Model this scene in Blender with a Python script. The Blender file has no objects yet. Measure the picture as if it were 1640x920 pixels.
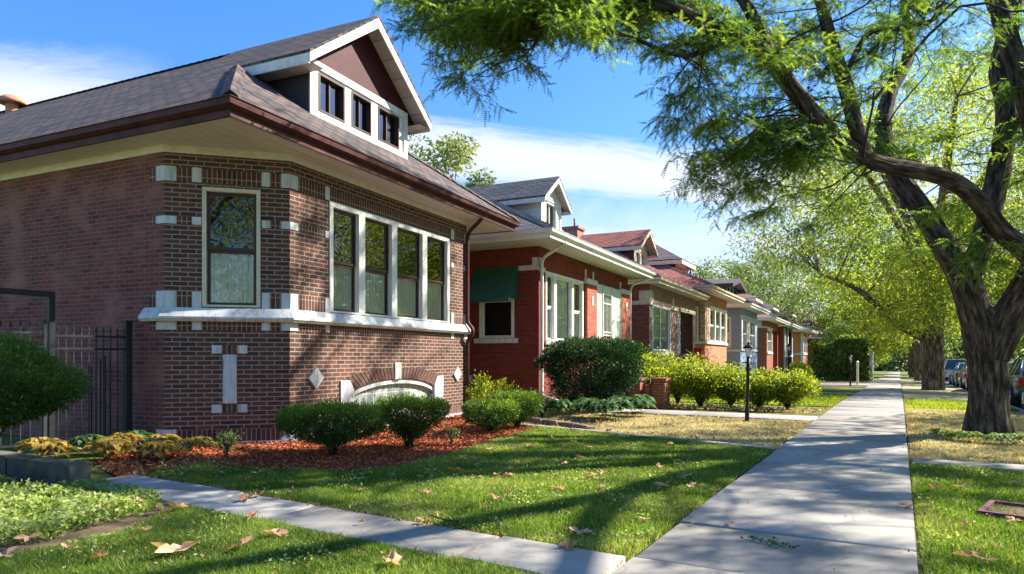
import bpy, math, random
import numpy as np
from mathutils import Vector, noise
random.seed(7); RNG = np.random.default_rng(7)
SC = bpy.context.scene; COL = SC.collection
R = math.radians
# ---------------------------------------------------------------- camera geometry (photo 1640x920)
F, VX, HZ, EYE = 1090.0, 1440.0, 572.0, 1.25
YAW = math.atan((VX-820)/F); SY, CY = math.sin(YAW), math.cos(YAW)
def ray(px, py):
    u = (px-820)/F; v = (HZ-py)/F
    return Vector((-SY+CY*u, CY+SY*u, v))
def G(px, py, z=0.0):
    D = ray(px, py); t = (z-EYE)/D.z
    return (D.x*t, D.y*t)
def at(px, py, d):
    return Vector((0, 0, EYE)) + ray(px, py)*d
def proj(P):
    P = np.asarray(P, dtype=float)
    d = -SY*P[..., 0]+CY*P[..., 1]; l = CY*P[..., 0]+SY*P[..., 1]
    dd = np.where(d > .1, d, .1)
    return 820+F*l/dd, HZ-F*(P[..., 2]-EYE)/dd, d
def gz(y):
    return 0.0 if y < 16 else -0.0115*(y-16)*min(1.0, (y-16)/12.0)

# ---------------------------------------------------------------- materials
def newmat(name):
    m = bpy.data.materials.new(name); m.use_nodes = True
    nt = m.node_tree; b = nt.nodes['Principled BSDF']
    return m, nt, b
def N(nt, t, **kw):
    n = nt.nodes.new(t)
    for k, v in kw.items():
        if k in n.inputs.keys(): n.inputs[k].default_value = v
        else: setattr(n, k, v)
    return n
def ramp(nt, pts, fac=None):
    r = nt.nodes.new('ShaderNodeValToRGB'); e = r.color_ramp.elements
    e[0].position = pts[0][0]; e[0].color = (*pts[0][1], 1)
    e[1].position = pts[-1][0]; e[1].color = (*pts[-1][1], 1)
    for p, c in pts[1:-1]:
        x = e.new(p); x.color = (*c, 1)
    if fac is not None: nt.links.new(fac, r.inputs[0])
    return r
def mixc(nt, a, b, fac, mode='MIX'):
    m = nt.nodes.new('ShaderNodeMix'); m.data_type = 'RGBA'; m.blend_type = mode
    def put(sock, v):
        if isinstance(v, tuple): sock.default_value = (*v, 1)
        else: nt.links.new(v, sock)
    put(m.inputs[6], a); put(m.inputs[7], b)
    if isinstance(fac, (int, float)): m.inputs[0].default_value = fac
    else: nt.links.new(fac, m.inputs[0])
    return m.outputs[2]
def coords(nt, kind='Object', scale=None):
    tc = nt.nodes.new('ShaderNodeTexCoord'); o = tc.outputs[kind]
    if scale is None: return o
    mp = nt.nodes.new('ShaderNodeMapping'); mp.inputs['Scale'].default_value = scale
    nt.links.new(o, mp.inputs['Vector']); return mp.outputs[0]
def noise_n(nt, vec, scale, detail=4, rough=.55):
    n = nt.nodes.new('ShaderNodeTexNoise'); n.inputs['Scale'].default_value = scale
    n.inputs['Detail'].default_value = detail; n.inputs['Roughness'].default_value = rough
    if vec is not None: nt.links.new(vec, n.inputs['Vector'])
    return n.outputs['Fac']
def bump(nt, b, h, strength=.3, dist=.01):
    bp = nt.nodes.new('ShaderNodeBump'); bp.inputs['Strength'].default_value = strength
    bp.inputs['Distance'].default_value = dist
    nt.links.new(h, bp.inputs['Height']); nt.links.new(bp.outputs[0], b.inputs['Normal'])
def plain(name, col, rough=.6, var=.25, scale=6, bumps=.15, metal=0, spec=.4, kind='Object'):
    m, nt, b = newmat(name)
    n = noise_n(nt, coords(nt, kind), scale, 6)
    lo = tuple(c*(1-var) for c in col); hi = tuple(min(1, c*(1+var)) for c in col)
    r = ramp(nt, [(.3, lo), (.7, hi)], n)
    nt.links.new(r.outputs[0], b.inputs['Base Color'])
    b.inputs['Roughness'].default_value = rough; b.inputs['Metallic'].default_value = metal
    b.inputs['Specular IOR Level'].default_value = spec
    if bumps:
        bump(nt, b, noise_n(nt, coords(nt, kind), scale*8, 3), bumps, .005)
    return m
def brick(name, cols, mortar, soldier=False, bw=.213, bh=.0667, ms=.007, rough=.85, stain=None, freq=1.0):
    m, nt, b = newmat(name)
    tc = nt.nodes.new('ShaderNodeTexCoord'); vec = tc.outputs['UV']
    if soldier:
        sp = nt.nodes.new('ShaderNodeSeparateXYZ'); nt.links.new(vec, sp.inputs[0])
        cb = nt.nodes.new('ShaderNodeCombineXYZ')
        nt.links.new(sp.outputs[1], cb.inputs[0]); nt.links.new(sp.outputs[0], cb.inputs[1]); vec = cb.outputs[0]
    # small waviness of courses
    nz = nt.nodes.new('ShaderNodeTexNoise'); nz.inputs['Scale'].default_value = 9; nt.links.new(vec, nz.inputs['Vector'])
    va = nt.nodes.new('ShaderNodeVectorMath'); va.operation = 'MULTIPLY_ADD'
    nt.links.new(nz.outputs['Color'], va.inputs[0]); va.inputs[1].default_value = (.007, .006, 0); nt.links.new(vec, va.inputs[2])
    bt = nt.nodes.new('ShaderNodeTexBrick'); nt.links.new(va.outputs[0], bt.inputs['Vector'])
    bt.inputs['Scale'].default_value = 1; bt.inputs['Brick Width'].default_value = bw; bt.inputs['Row Height'].default_value = bh
    bt.inputs['Mortar Size'].default_value = ms; bt.inputs['Mortar Smooth'].default_value = .25
    bt.inputs['Color1'].default_value = (0, 0, 0, 1); bt.inputs['Color2'].default_value = (1, 1, 1, 1)
    bt.inputs['Mortar'].default_value = (.5, .5, .5, 1)
    if soldier: bt.offset = 0
    k = len(cols)-1
    r = ramp(nt, [(i/k, c) for i, c in enumerate(cols)], bt.outputs['Color'])
    n1 = noise_n(nt, tc.outputs['UV'], 34, 5); n2 = noise_n(nt, tc.outputs['UV'], 1.1*freq, 5)
    c1 = mixc(nt, r.outputs[0], mixc(nt, (0.45, .45, .45), (1.5, 1.5, 1.5), n1), .75, 'MULTIPLY')
    if stain:
        rs = ramp(nt, [(.48, (0, 0, 0)), (.72, (1, 1, 1))], n2)
        mm = nt.nodes.new('ShaderNodeMath'); mm.operation = 'MULTIPLY'; mm.inputs[1].default_value = .4
        nt.links.new(rs.outputs[0], mm.inputs[0]); c1 = mixc(nt, c1, stain, mm.outputs[0])
    c1 = mixc(nt, c1, mixc(nt, (.62, .6, .6), (1.4, 1.38, 1.34), noise_n(nt, tc.outputs['UV'], .9, 6, .65)), .85, 'MULTIPLY')
    mo = mixc(nt, tuple(c*.65 for c in mortar), tuple(c*1.25 for c in mortar), noise_n(nt, tc.outputs['UV'], 12, 5))
    c2 = mixc(nt, c1, mo, bt.outputs['Fac'])
    nt.links.new(c2, b.inputs['Base Color']); b.inputs['Roughness'].default_value = rough
    b.inputs['Specular IOR Level'].default_value = .25
    mt = nt.nodes.new('ShaderNodeMath'); mt.operation = 'MULTIPLY_ADD'
    nt.links.new(bt.outputs['Fac'], mt.inputs[0]); mt.inputs[1].default_value = -1; nt.links.new(n1, mt.inputs[2])
    bump(nt, b, mt.outputs[0], .6, .008)
    return m
def shingle(name, cols, rough=.9):
    m, nt, b = newmat(name)
    tc = nt.nodes.new('ShaderNodeTexCoord'); vec = tc.outputs['UV']
    bt = nt.nodes.new('ShaderNodeTexBrick'); nt.links.new(vec, bt.inputs['Vector'])
    bt.inputs['Scale'].default_value = 1; bt.inputs['Brick Width'].default_value = .3; bt.inputs['Row Height'].default_value = .14
    bt.inputs['Mortar Size'].default_value = .018; bt.inputs['Mortar Smooth'].default_value = .5
    bt.inputs['Color1'].default_value = (0, 0, 0, 1); bt.inputs['Color2'].default_value = (1, 1, 1, 1); bt.inputs['Mortar'].default_value = (.4, .4, .4, 1)
    k = len(cols)-1
    r = ramp(nt, [(i/k, c) for i, c in enumerate(cols)], bt.outputs['Color'])
    n1 = noise_n(nt, tc.outputs['UV'], 60, 4); n2 = noise_n(nt, coords(nt, 'UV', (.5, 3, 1)), 1.6, 6)
    c = mixc(nt, r.outputs[0], mixc(nt, (.4, .4, .4), (1.7, 1.7, 1.7), n1), .9, 'MULTIPLY')
    c = mixc(nt, c, mixc(nt, (.3, .32, .34), (1.9, 1.75, 1.7), n2), .9, 'MULTIPLY')
    c = mixc(nt, c, (.015, .014, .014), bt.outputs['Fac'])
    nt.links.new(c, b.inputs['Base Color']); b.inputs['Roughness'].default_value = rough
    b.inputs['Specular IOR Level'].default_value = .3
    mt = nt.nodes.new('ShaderNodeMath'); mt.operation = 'MULTIPLY_ADD'
    nt.links.new(bt.outputs['Fac'], mt.inputs[0]); mt.inputs[1].default_value = -1; nt.links.new(bt.outputs['Color'], mt.inputs[2])
    bump(nt, b, mt.outputs[0], .6, .012)
    return m
def boards(name, col, pitch=.12, axis=1, rough=.6, dark=.45, kind='UV'):
    m, nt, b = newmat(name)
    tc = nt.nodes.new('ShaderNodeTexCoord'); sp = nt.nodes.new('ShaderNodeSeparateXYZ'); nt.links.new(tc.outputs[kind], sp.inputs[0])
    a = nt.nodes.new('ShaderNodeMath'); a.operation = 'DIVIDE'; a.inputs[1].default_value = pitch
    nt.links.new(sp.outputs[axis], a.inputs[0])
    fr = nt.nodes.new('ShaderNodeMath'); fr.operation = 'FRACT'; nt.links.new(a.outputs[0], fr.inputs[0])
    r = ramp(nt, [(0, tuple(c*dark for c in col)), (.1, col), (1, tuple(c*.93 for c in col))], fr.outputs[0])
    c = mixc(nt, r.outputs[0], mixc(nt, (.8, .8, .8), (1.1, 1.1, 1.1), noise_n(nt, tc.outputs['Object'], 3, 6)), .7, 'MULTIPLY')
    nt.links.new(c, b.inputs['Base Color']); b.inputs['Roughness'].default_value = rough
    bump(nt, b, fr.outputs[0], .3, .01)
    return m
def leafmat(name, stops, trans=.4, rough=.5, spec=.3):
    m, nt, b = newmat(name)
    at_ = nt.nodes.new('ShaderNodeAttribute'); at_.attribute_name = 'rnd'
    r = ramp(nt, stops, at_.outputs['Fac'])
    nt.links.new(r.outputs[0], b.inputs['Base Color']); b.inputs['Roughness'].default_value = rough
    b.inputs['Specular IOR Level'].default_value = spec
    tr = nt.nodes.new('ShaderNodeBsdfTranslucent')
    tcol = mixc(nt, r.outputs[0], (1.7, 1.75, .8), 1.0, 'MULTIPLY'); nt.links.new(tcol, tr.inputs[0])
    mx = nt.nodes.new('ShaderNodeMixShader'); mx.inputs[0].default_value = trans
    nt.links.new(b.outputs[0], mx.inputs[1]); nt.links.new(tr.outputs[0], mx.inputs[2])
    nt.links.new(mx.outputs[0], nt.nodes['Material Output'].inputs[0])
    return m
def glassmat(name, tint=(.92, .94, .92), refl=.07, wav=.02):
    m, nt, b = newmat(name); nt.nodes.remove(b)
    g = nt.nodes.new('ShaderNodeBsdfGlossy'); g.inputs['Roughness'].default_value = .015
    t = nt.nodes.new('ShaderNodeBsdfTransparent'); t.inputs[0].default_value = (*tint, 1)
    fr = nt.nodes.new('ShaderNodeFresnel'); fr.inputs[0].default_value = 1.55
    mt = nt.nodes.new('ShaderNodeMath'); mt.operation = 'MULTIPLY_ADD'; mt.inputs[1].default_value = 1.25; mt.inputs[2].default_value = refl
    mt.use_clamp = True; nt.links.new(fr.outputs[0], mt.inputs[0])
    mx = nt.nodes.new('ShaderNodeMixShader'); nt.links.new(mt.outputs[0], mx.inputs[0])
    nt.links.new(t.outputs[0], mx.inputs[1]); nt.links.new(g.outputs[0], mx.inputs[2])
    n = noise_n(nt, coords(nt), 1.5, 2)
    bp = nt.nodes.new('ShaderNodeBump'); bp.inputs['Strength'].default_value = wav; bp.inputs['Distance'].default_value = .1
    nt.links.new(n, bp.inputs['Height']); nt.links.new(bp.outputs[0], g.inputs['Normal'])
    nt.links.new(mx.outputs[0], nt.nodes['Material Output'].inputs[0])
    return m

M = {}
M['brickH1'] = brick('brown_brick', [(.05, .034, .03), (.085, .045, .036), (.125, .058, .043), (.062, .046, .042), (.15, .07, .05)], (.38, .25, .185), ms=.0085)
M['brickH1side'] = brick('reddish_brown_brick', [(.11, .038, .034), (.165, .05, .042), (.22, .066, .052), (.115, .055, .055), (.19, .066, .05)], (.27, .14, .11), stain=(.42, .23, .17), freq=1.6)
M['soldH1'] = brick('soldier_brown_brick', [(.05, .034, .03), (.085, .045, .036), (.125, .058, .043), (.062, .046, .042)], (.40, .26, .19), soldier=True)
M['brickH2'] = brick('red_brick', [(.16, .028, .022), (.21, .04, .03), (.135, .025, .02)], (.27, .075, .06), ms=.006)
M['brickH2p'] = brick('orange_red_brick', [(.28, .065, .04), (.36, .10, .055), (.22, .05, .035)], (.46, .18, .11), ms=.006)
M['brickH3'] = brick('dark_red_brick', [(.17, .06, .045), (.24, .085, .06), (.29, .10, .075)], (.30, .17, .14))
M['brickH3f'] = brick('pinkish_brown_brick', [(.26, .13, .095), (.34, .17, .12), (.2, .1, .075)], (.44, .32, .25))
M['brickH4'] = brick('tan_orange_brick', [(.36, .15, .08), (.45, .2, .11), (.32, .12, .07)], (.45, .3, .2))
M['blue'] = plain('blue_grey_paint', (.20, .30, .43), .7, .12)
M['brickH6'] = brick('russet_brick', [(.24, .07, .045), (.3, .09, .05), (.2, .055, .04)], (.36, .2, .14))
M['brickH8'] = brick('orange_brick', [(.45, .17, .07), (.52, .21, .09), (.4, .14, .06)], (.5, .28, .16))
M['darkbrown'] = plain('dark_brown_paint', (.05, .022, .02), .6)
M['shH1'] = shingle('charcoal_shingles', [(.04, .042, .042), (.075, .068, .064), (.14, .095, .082), (.05, .052, .052)])
M['shH2'] = shingle('slate_green_shingles', [(.06, .075, .085), (.09, .10, .105), (.12, .12, .12)])
M['shH3'] = shingle('red_shingles', [(.30, .10, .07), (.36, .14, .10), (.26, .09, .07)])
M['shGrey'] = shingle('grey_shingles', [(.16, .14, .13), (.22, .19, .17), (.13, .12, .12)])
M['shDark'] = shingle('dark_shingles', [(.05, .055, .055), (.08, .08, .08)])
M['shBlue'] = shingle('blue_shingles', [(.07, .13, .18), (.1, .17, .22)])
M['shBrown'] = shingle('brown_shingles', [(.28, .15, .11), (.34, .19, .14)])
M['archbrick'] = plain('arch_brick', (.11, .055, .04), .85, .4, 14)
def limemat():
    m, nt, b = newmat('white_limestone')
    n = noise_n(nt, coords(nt, 'Object', (9, 9, 1.2)), 1.6, 7, .7); n2 = noise_n(nt, coords(nt), 6, 6, .7)
    r = ramp(nt, [(.32, (.36, .34, .30)), (.45, (.56, .56, .55)), (.6, (.66, .67, .67))], n)
    c = mixc(nt, r.outputs[0], mixc(nt, (.78, .77, .74), (1.1, 1.1, 1.1), n2), .9, 'MULTIPLY')
    nt.links.new(c, b.inputs['Base Color']); b.inputs['Roughness'].default_value = .75; b.inputs['Specular IOR Level'].default_value = .3
    bump(nt, b, noise_n(nt, coords(nt), 40, 5), .35, .006); return m
M['lime'] = limemat()
M['white'] = plain('white_paint', (.72, .71, .66), .5, .10, 3, .1)
M['whiteworn'] = plain('weathered_white_paint', (.66, .65, .58), .6, .18, 9, .3)
M['frieze'] = plain('offwhite_frieze', (.72, .63, .58), .6, .12)
M['cream'] = plain('cream_trim', (.66, .57, .42), .6, .12)
M['maroon'] = plain('maroon_metal', (.085, .032, .03), .55, .35, 3, .05, spec=.12)
M['darkred'] = plain('dark_red_board', (.055, .008, .010), .6, .3, 5, spec=.2)
M['sash'] = plain('brown_sash', (.055, .022, .02), .4, .15)
M['darkside'] = boards('dark_siding', (.035, .03, .035), .11)
M['whiteside'] = boards('white_siding', (.66, .68, .70), .14)
M['maroonside'] = boards('maroon_siding', (.12, .035, .04), .15)
M['soffit'] = boards('cream_soffit', (.84, .73, .71), .2, 0, dark=.5, kind='Object')
M['soffitw'] = boards('white_soffit', (.68, .65, .58), .3, 0, dark=.7, kind='Object')
M['gsoffit'] = boards('gable_soffit', (.48, .42, .40), .33, 0, dark=.4, kind='UV')
M['glass'] = glassmat('window_glass')
M['glassdark'] = glassmat('dark_glass', (.25, .28, .28), .12)
def blockmat():
    m, nt, b = newmat('glass_block'); tc = nt.nodes.new('ShaderNodeTexCoord')
    bt = nt.nodes.new('ShaderNodeTexBrick'); nt.links.new(tc.outputs['UV'], bt.inputs['Vector']); bt.offset = 0
    bt.inputs['Scale'].default_value = 1; bt.inputs['Brick Width'].default_value = .2; bt.inputs['Row Height'].default_value = .2; bt.inputs['Mortar Size'].default_value = .012
    n = noise_n(nt, coords(nt, 'UV', (14, 5, 1)), 2.2, 5, .7)
    r = ramp(nt, [(.3, (.08, .11, .10)), (.5, (.32, .38, .34)), (.7, (.66, .70, .66))], n)
    c = mixc(nt, r.outputs[0], (.62, .62, .58), bt.outputs['Fac']); nt.links.new(c, b.inputs['Base Color']); b.inputs['Roughness'].default_value = .2
    bump(nt, b, n, .5, .02); return m
M['glassblock'] = blockmat()
M['curtain'] = boards('white_curtain', (.84, .88, .84), .06, 0, dark=.6)
M['blind'] = boards('white_blind', (.7, .72, .72), .05, 1, dark=.6)
M['room_dark'] = plain('unlit_room_black', (.03, .03, .03), .9)  # near-black colour standing in for the darkness of unlit rooms
M['iron'] = plain('black_iron', (.016, .018, .021), .5, .3, 10, .1, spec=.2)
M['steel'] = plain('silvery_worn_iron', (.028, .03, .035), .6, .5, 10, .1, spec=.12)
M['green_awn'] = boards('green_metal_awning', (.022, .12, .085), .10, 1, rough=.4, dark=.2)
M['terra'] = plain('terracotta', (.5, .22, .12), .8, .25)
M['concrete'] = plain('concrete_old', (.26, .25, .23), .9, .3, 5, .4)
M['edging'] = plain('brown_edging_stone', (.17, .12, .095), .9, .4, 8, .6)
M['oldwall'] = plain('mossy_dark_concrete', (.12, .115, .09), .95, .45, 6, .6)
M['red'] = plain('red_plastic', (.6, .02, .015), .4)
M['rubber'] = plain('rubber', (.02, .02, .02), .8)
M['chrome'] = plain('bright_metal', (.6, .6, .62), .2, .05, metal=1)
M['carwin'] = plain('car_glass', (.05, .07, .09), .05, .1, 2, 0, spec=1)
M['tail'] = plain('red_lens', (.5, .01, .01), .2, bumps=0)
M['lampglass'] = plain('frosted_lantern_glass', (.7, .7, .68), .2, .05, bumps=0)
M['door'] = plain('black_metal_door', (.04, .045, .045), .4, .5, 22, .5)
def barkmat(g=1.0, nm='furrowed_bark'):
    m, nt, b = newmat(nm)
    v = coords(nt, 'UV', (11, 1.7, 1)); n1 = noise_n(nt, v, 1.5, 8, .68)
    n2 = noise_n(nt, coords(nt), 1.2, 4)
    r = ramp(nt, [(.33, (.010, .009, .008)), (.46, (.05, .038, .03)), (.56, (.12, .092, .07)), (.68, (.24, .195, .15))], n1)
    c = mixc(nt, r.outputs[0], mixc(nt, (.7*g, .66*g, .64*g), (1.5*g, 1.42*g, 1.3*g), n2), .8, 'MULTIPLY')
    nt.links.new(c, b.inputs['Base Color']); b.inputs['Roughness'].default_value = .95
    b.inputs['Specular IOR Level'].default_value = .15
    bump(nt, b, n1, 1, .06)
    return m
M['bark'] = barkmat(); M['bark2'] = barkmat(2.3, 'grey_bark')
M['twigbark'] = plain('twig_bark', (.05, .035, .026), .9, .3)
G1 = [(0, (.045, .09, .02)), (.4, (.105, .17, .03)), (.8, (.21, .28, .045)), (1, (.36, .38, .06))]
M['locust'] = leafmat('locust_leaves', G1, .6)
M['locust_far'] = leafmat('far_locust_leaves', [(0, (.08, .125, .028)), (.5, (.2, .26, .04)), (1, (.44, .43, .08))], .55)
M['bgleaf'] = leafmat('background_leaves', [(0, (.06, .10, .035)), (.5, (.13, .18, .06)), (1, (.25, .27, .11))], .4)
M['yew'] = leafmat('yew_needles', [(0, (.022, .05, .012)), (.4, (.055, .115, .02)), (.8, (.15, .22, .035)), (1, (.30, .36, .06))], .45)
M['darkyew'] = leafmat('dark_yew_needles', [(0, (.008, .028, .010)), (.6, (.02, .055, .016)), (1, (.05, .11, .03))], .2)
M['hedge'] = leafmat('yellow_green_leaves', [(0, (.06, .10, .012)), (.5, (.20, .25, .02)), (1, (.42, .42, .05))], .45)
M['hosta'] = leafmat('hosta_leaves', [(0, (.03, .075, .03)), (.6, (.07, .14, .05)), (1, (.20, .28, .12))], .3, .4)
M['yhosta'] = leafmat('yellowing_leaves', [(0, (.10, .12, .03)), (.4, (.38, .25, .05)), (1, (.60, .42, .12))], .4)
M['cover'] = leafmat('groundcover_leaves', [(0, (.08, .15, .02)), (.4, (.25, .33, .07)), (1, (.55, .58, .24))], .35)
M['ivy'] = leafmat('ivy_leaves', [(0, (.06, .11, .025)), (.5, (.17, .24, .05)), (1, (.36, .40, .12))], .5)
M['grass'] = leafmat('lawn_grass', [(0, (.065, .125, .02)), (.5, (.14, .22, .03)), (.85, (.25, .32, .05)), (1, (.44, .39, .20))], .45, .6)
M['drygrass'] = leafmat('dry_grass', [(0, (.17, .16, .08)), (.4, (.40, .34, .22)), (1, (.60, .51, .36))], .3, .8)
M['brownleaf'] = leafmat('dead_leaf', [(0, (.2, .08, .04)), (.5, (.42, .22, .12)), (1, (.64, .43, .28))], .25, .7)
M['chips'] = leafmat('mulch_chips', [(0, (.15, .032, .016)), (.5, (.38, .095, .035)), (1, (.58, .22, .09))], 0, .9)

# ---------------------------------------------------------------- object helpers
def obj(name, data, parent=None, loc=None, rotz=0, **props):
    o = bpy.data.objects.new(name, data); COL.objects.link(o)
    if parent is not None: o.parent = parent
    if loc is not None: o.location = loc
    if rotz: o.rotation_euler = (0, 0, rotz)
    for k, v in props.items(): o[k] = v
    return o
def thing(name, label, cat, loc=(0, 0, 0), rotz=0, group=None):
    o = obj(name, None, None, loc, rotz, label=label, category=cat)
    if group: o['group'] = group
    return o
def tagd(o, label, cat, group=None):
    o['label'] = label; o['category'] = cat
    if group: o['group'] = group
    return o
class MB:
    def __init__(s): s.v = []; s.f = []; s.m = []; s.sm = []; s.uv = []
    def face(s, pts, m=0, uv=None, smooth=False):
        i = len(s.v); s.v += [tuple(p) for p in pts]; s.f.append(tuple(range(i, i+len(pts)))); s.m.append(m); s.sm.append(smooth); s.uv.append(uv)
    def box(s, x0, x1, y0, y1, z0, z1, m=0):
        P = [(x, y, z) for z in (z0, z1) for y in (y0, y1) for x in (x0, x1)]
        for q in ((0, 2, 3, 1), (4, 5, 7, 6), (0, 1, 5, 4), (1, 3, 7, 5), (3, 2, 6, 7), (2, 0, 4, 6)):
            s.face([P[k] for k in q], m)
    def fbox(s, fr, u0, u1, z0, z1, o0, o1, m=0):
        P = [fr(u, z, o) for z in (z0, z1) for o in (o0, o1) for u in (u0, u1)]
        # u right, o outward: outward normal is to the right of direction => flip
        for q in ((0, 1, 3, 2), (4, 6, 7, 5), (0, 4, 5, 1), (1, 5, 7, 3), (3, 7, 6, 2), (2, 6, 4, 0)):
            s.face([P[k] for k in q], m)
    def shared(s, vs, fs, m=0, smooth=True, uvs=None):
        i = len(s.v); s.v += [tuple(p) for p in vs]
        for j, f in enumerate(fs): s.f.append(tuple(i+k for k in f)); s.m.append(m); s.sm.append(smooth); s.uv.append(uvs[j] if uvs and j < len(uvs) else None)
    def tube(s, pts, rad, n=10, m=0, cap=True, disp=None, smooth=True):
        pts = [Vector(p) for p in pts]; vs = []; fs = []
        up = Vector((0.03, 1, 0.02)) if abs((pts[-1]-pts[0]).normalized().z) > .7 else Vector((0, 0, 1))
        prev = None
        for i, p in enumerate(pts):
            t = (pts[min(i+1, len(pts)-1)]-pts[max(i-1, 0)]).normalized()
            a = (prev - t*prev.dot(t)).normalized() if prev is not None else t.cross(up).normalized()
            prev = a; b = t.cross(a)
            r = rad[i] if hasattr(rad, '__len__') else rad
            for k in range(n):
                th = 2*math.pi*k/n
                q = a*math.cos(th)+b*math.sin(th)
                rr = r*(1+(disp(p, th, i, r) if disp else 0))
                vs.append(p+q*rr)
        ln = [0]; uvs = []; r0 = (rad[len(rad)//2] if hasattr(rad, '__len__') else rad)*6.283/n
        for i in range(1, len(pts)): ln.append(ln[-1]+(pts[i]-pts[i-1]).length)
        for i in range(len(pts)-1):
            for k in range(n):
                fs.append((i*n+k, i*n+(k+1) % n, (i+1)*n+(k+1) % n, (i+1)*n+k)); uvs.append(((k*r0, ln[i]), ((k+1)*r0, ln[i]), ((k+1)*r0, ln[i+1]), (k*r0, ln[i+1])))
        if cap:
            fs.append(tuple(range(n))[::-1]); fs.append(tuple((len(pts)-1)*n+k for k in range(n)))
        s.shared(vs, fs, m, smooth, uvs)
    def lathe(s, prof, c=(0, 0, 0), n=16, m=0, smooth=True):
        vs = []; fs = []
        for r, z in prof:
            for k in range(n):
                th = 2*math.pi*k/n; vs.append((c[0]+r*math.cos(th), c[1]+r*math.sin(th), c[2]+z))
        for i in range(len(prof)-1):
            for k in range(n): fs.append((i*n+k, i*n+(k+1) % n, (i+1)*n+(k+1) % n, (i+1)*n+k))
        s.shared(vs, fs, m, smooth)
    def build(s, name, mats, parent=None, loc=None, rotz=0, **props):
        me = bpy.data.meshes.new(name); me.from_pydata(s.v, [], s.f)
        mats = mats if isinstance(mats, (list, tuple)) else [mats]
        for m in mats: me.materials.append(m)
        me.polygons.foreach_set('material_index', s.m); me.polygons.foreach_set('use_smooth', s.sm)
        uvl = me.uv_layers.new(name='UVMap'); buf = np.zeros(len(me.loops)*2, dtype=np.float32)
        V = s.v; k = 0; Z = Vector((0, 0, 1))
        for f, uv in zip(s.f, s.uv):
            if uv is not None:
                for q in uv: buf[2*k] = q[0]; buf[2*k+1] = q[1]; k += 1
                continue
            p0 = Vector(V[f[0]]); n = Vector((0, 0, 0))
            for a in range(1, len(f)-1): n += (Vector(V[f[a]])-p0).cross(Vector(V[f[a+1]])-p0)
            if n.length < 1e-12: n = Z.copy()
            n.normalize()
            if abs(n.z) > .97: t, b = Vector((1, 0, 0)), Vector((0, 1, 0))
            else: t = Z.cross(n).normalized(); b = n.cross(t)
            for a in f:
                p = Vector(V[a]); buf[2*k] = p.dot(t); buf[2*k+1] = p.dot(b); k += 1
        uvl.data.foreach_set('uv', buf); me.update()
        return obj(name, me, parent, loc, rotz, **props)
class Fr:   # frame on a wall from p0 to p1 (2D), outward normal on the right-hand side
    def __init__(s, p0, p1):
        s.p0 = Vector((p0[0], p0[1])); d = Vector((p1[0]-p0[0], p1[1]-p0[1])); s.L = d.length; s.t = d/s.L; s.n = Vector((s.t.y, -s.t.x))
    def __call__(s, u, z, o=0):
        q = s.p0+s.t*u+s.n*o; return (q.x, q.y, z)
def wallgrid(mb, fr, z0, z1, ops=(), m=0, mr=None, u0=0, u1=None):
    u1 = fr.L if u1 is None else u1
    us = sorted({u0, u1, *[a for o in ops for a in o[:2]]}); zs = sorted({z0, z1, *[a for o in ops for a in o[2:4]]})
    for a, b in zip(us, us[1:]):
        for c, d in zip(zs, zs[1:]):
            um, zm = (a+b)/2, (c+d)/2
            if any(o[0] < um < o[1] and o[2] < zm < o[3] for o in ops): continue
            mb.face([fr(a, c), fr(b, c), fr(b, d), fr(a, d)], m)
    for o in ops:
        a, b, c, d = o[:4]; k = -(o[4] if len(o) > 4 else .12); mm = m if mr is None else mr
        mb.face([fr(a, c, 0), fr(a, d, 0), fr(a, d, k), fr(a, c, k)], mm)
        mb.face([fr(b, c, k), fr(b, d, k), fr(b, d, 0), fr(b, c, 0)], mm)
        mb.face([fr(a, d, 0), fr(b, d, 0), fr(b, d, k), fr(a, d, k)], mm)
        mb.face([fr(a, c, k), fr(b, c, k), fr(b, c, 0), fr(a, c, 0)], mm)
        if len(o) > 5 and o[5]:
            mb.face([fr(a, c, k), fr(b, c, k), fr(b, d, k), fr(a, d, k)], mm)
def offs(path, o):
    """mitred offset of an open 2D path to its right-hand side"""
    P = [Vector(p) for p in path]; out = []
    for i, p in enumerate(P):
        ns = []
        if i > 0: d = (P[i]-P[i-1]).normalized(); ns.append(Vector((d.y, -d.x)))
        if i < len(P)-1: d = (P[i+1]-P[i]).normalized(); ns.append(Vector((d.y, -d.x)))
        n = sum(ns, Vector((0, 0))).normalized(); out.append(p+n*(o/max(.3, n.dot(ns[0]))))
    return out
def strip(mb, path, prof, m=0, close=True):
    rows = [[(q.x, q.y, z) for q in offs(path, o)] for o, z in prof]
    k = len(rows)
    for j in range(k if close else k-1):
        a, b = rows[j], rows[(j+1) % k]
        for i in range(len(path)-1): mb.face([a[i], a[i+1], b[i+1], b[i]], m)
    if close:
        mb.face([rows[j][0] for j in range(k)], m); mb.face([rows[j][-1] for j in range(k)][::-1], m)

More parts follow.
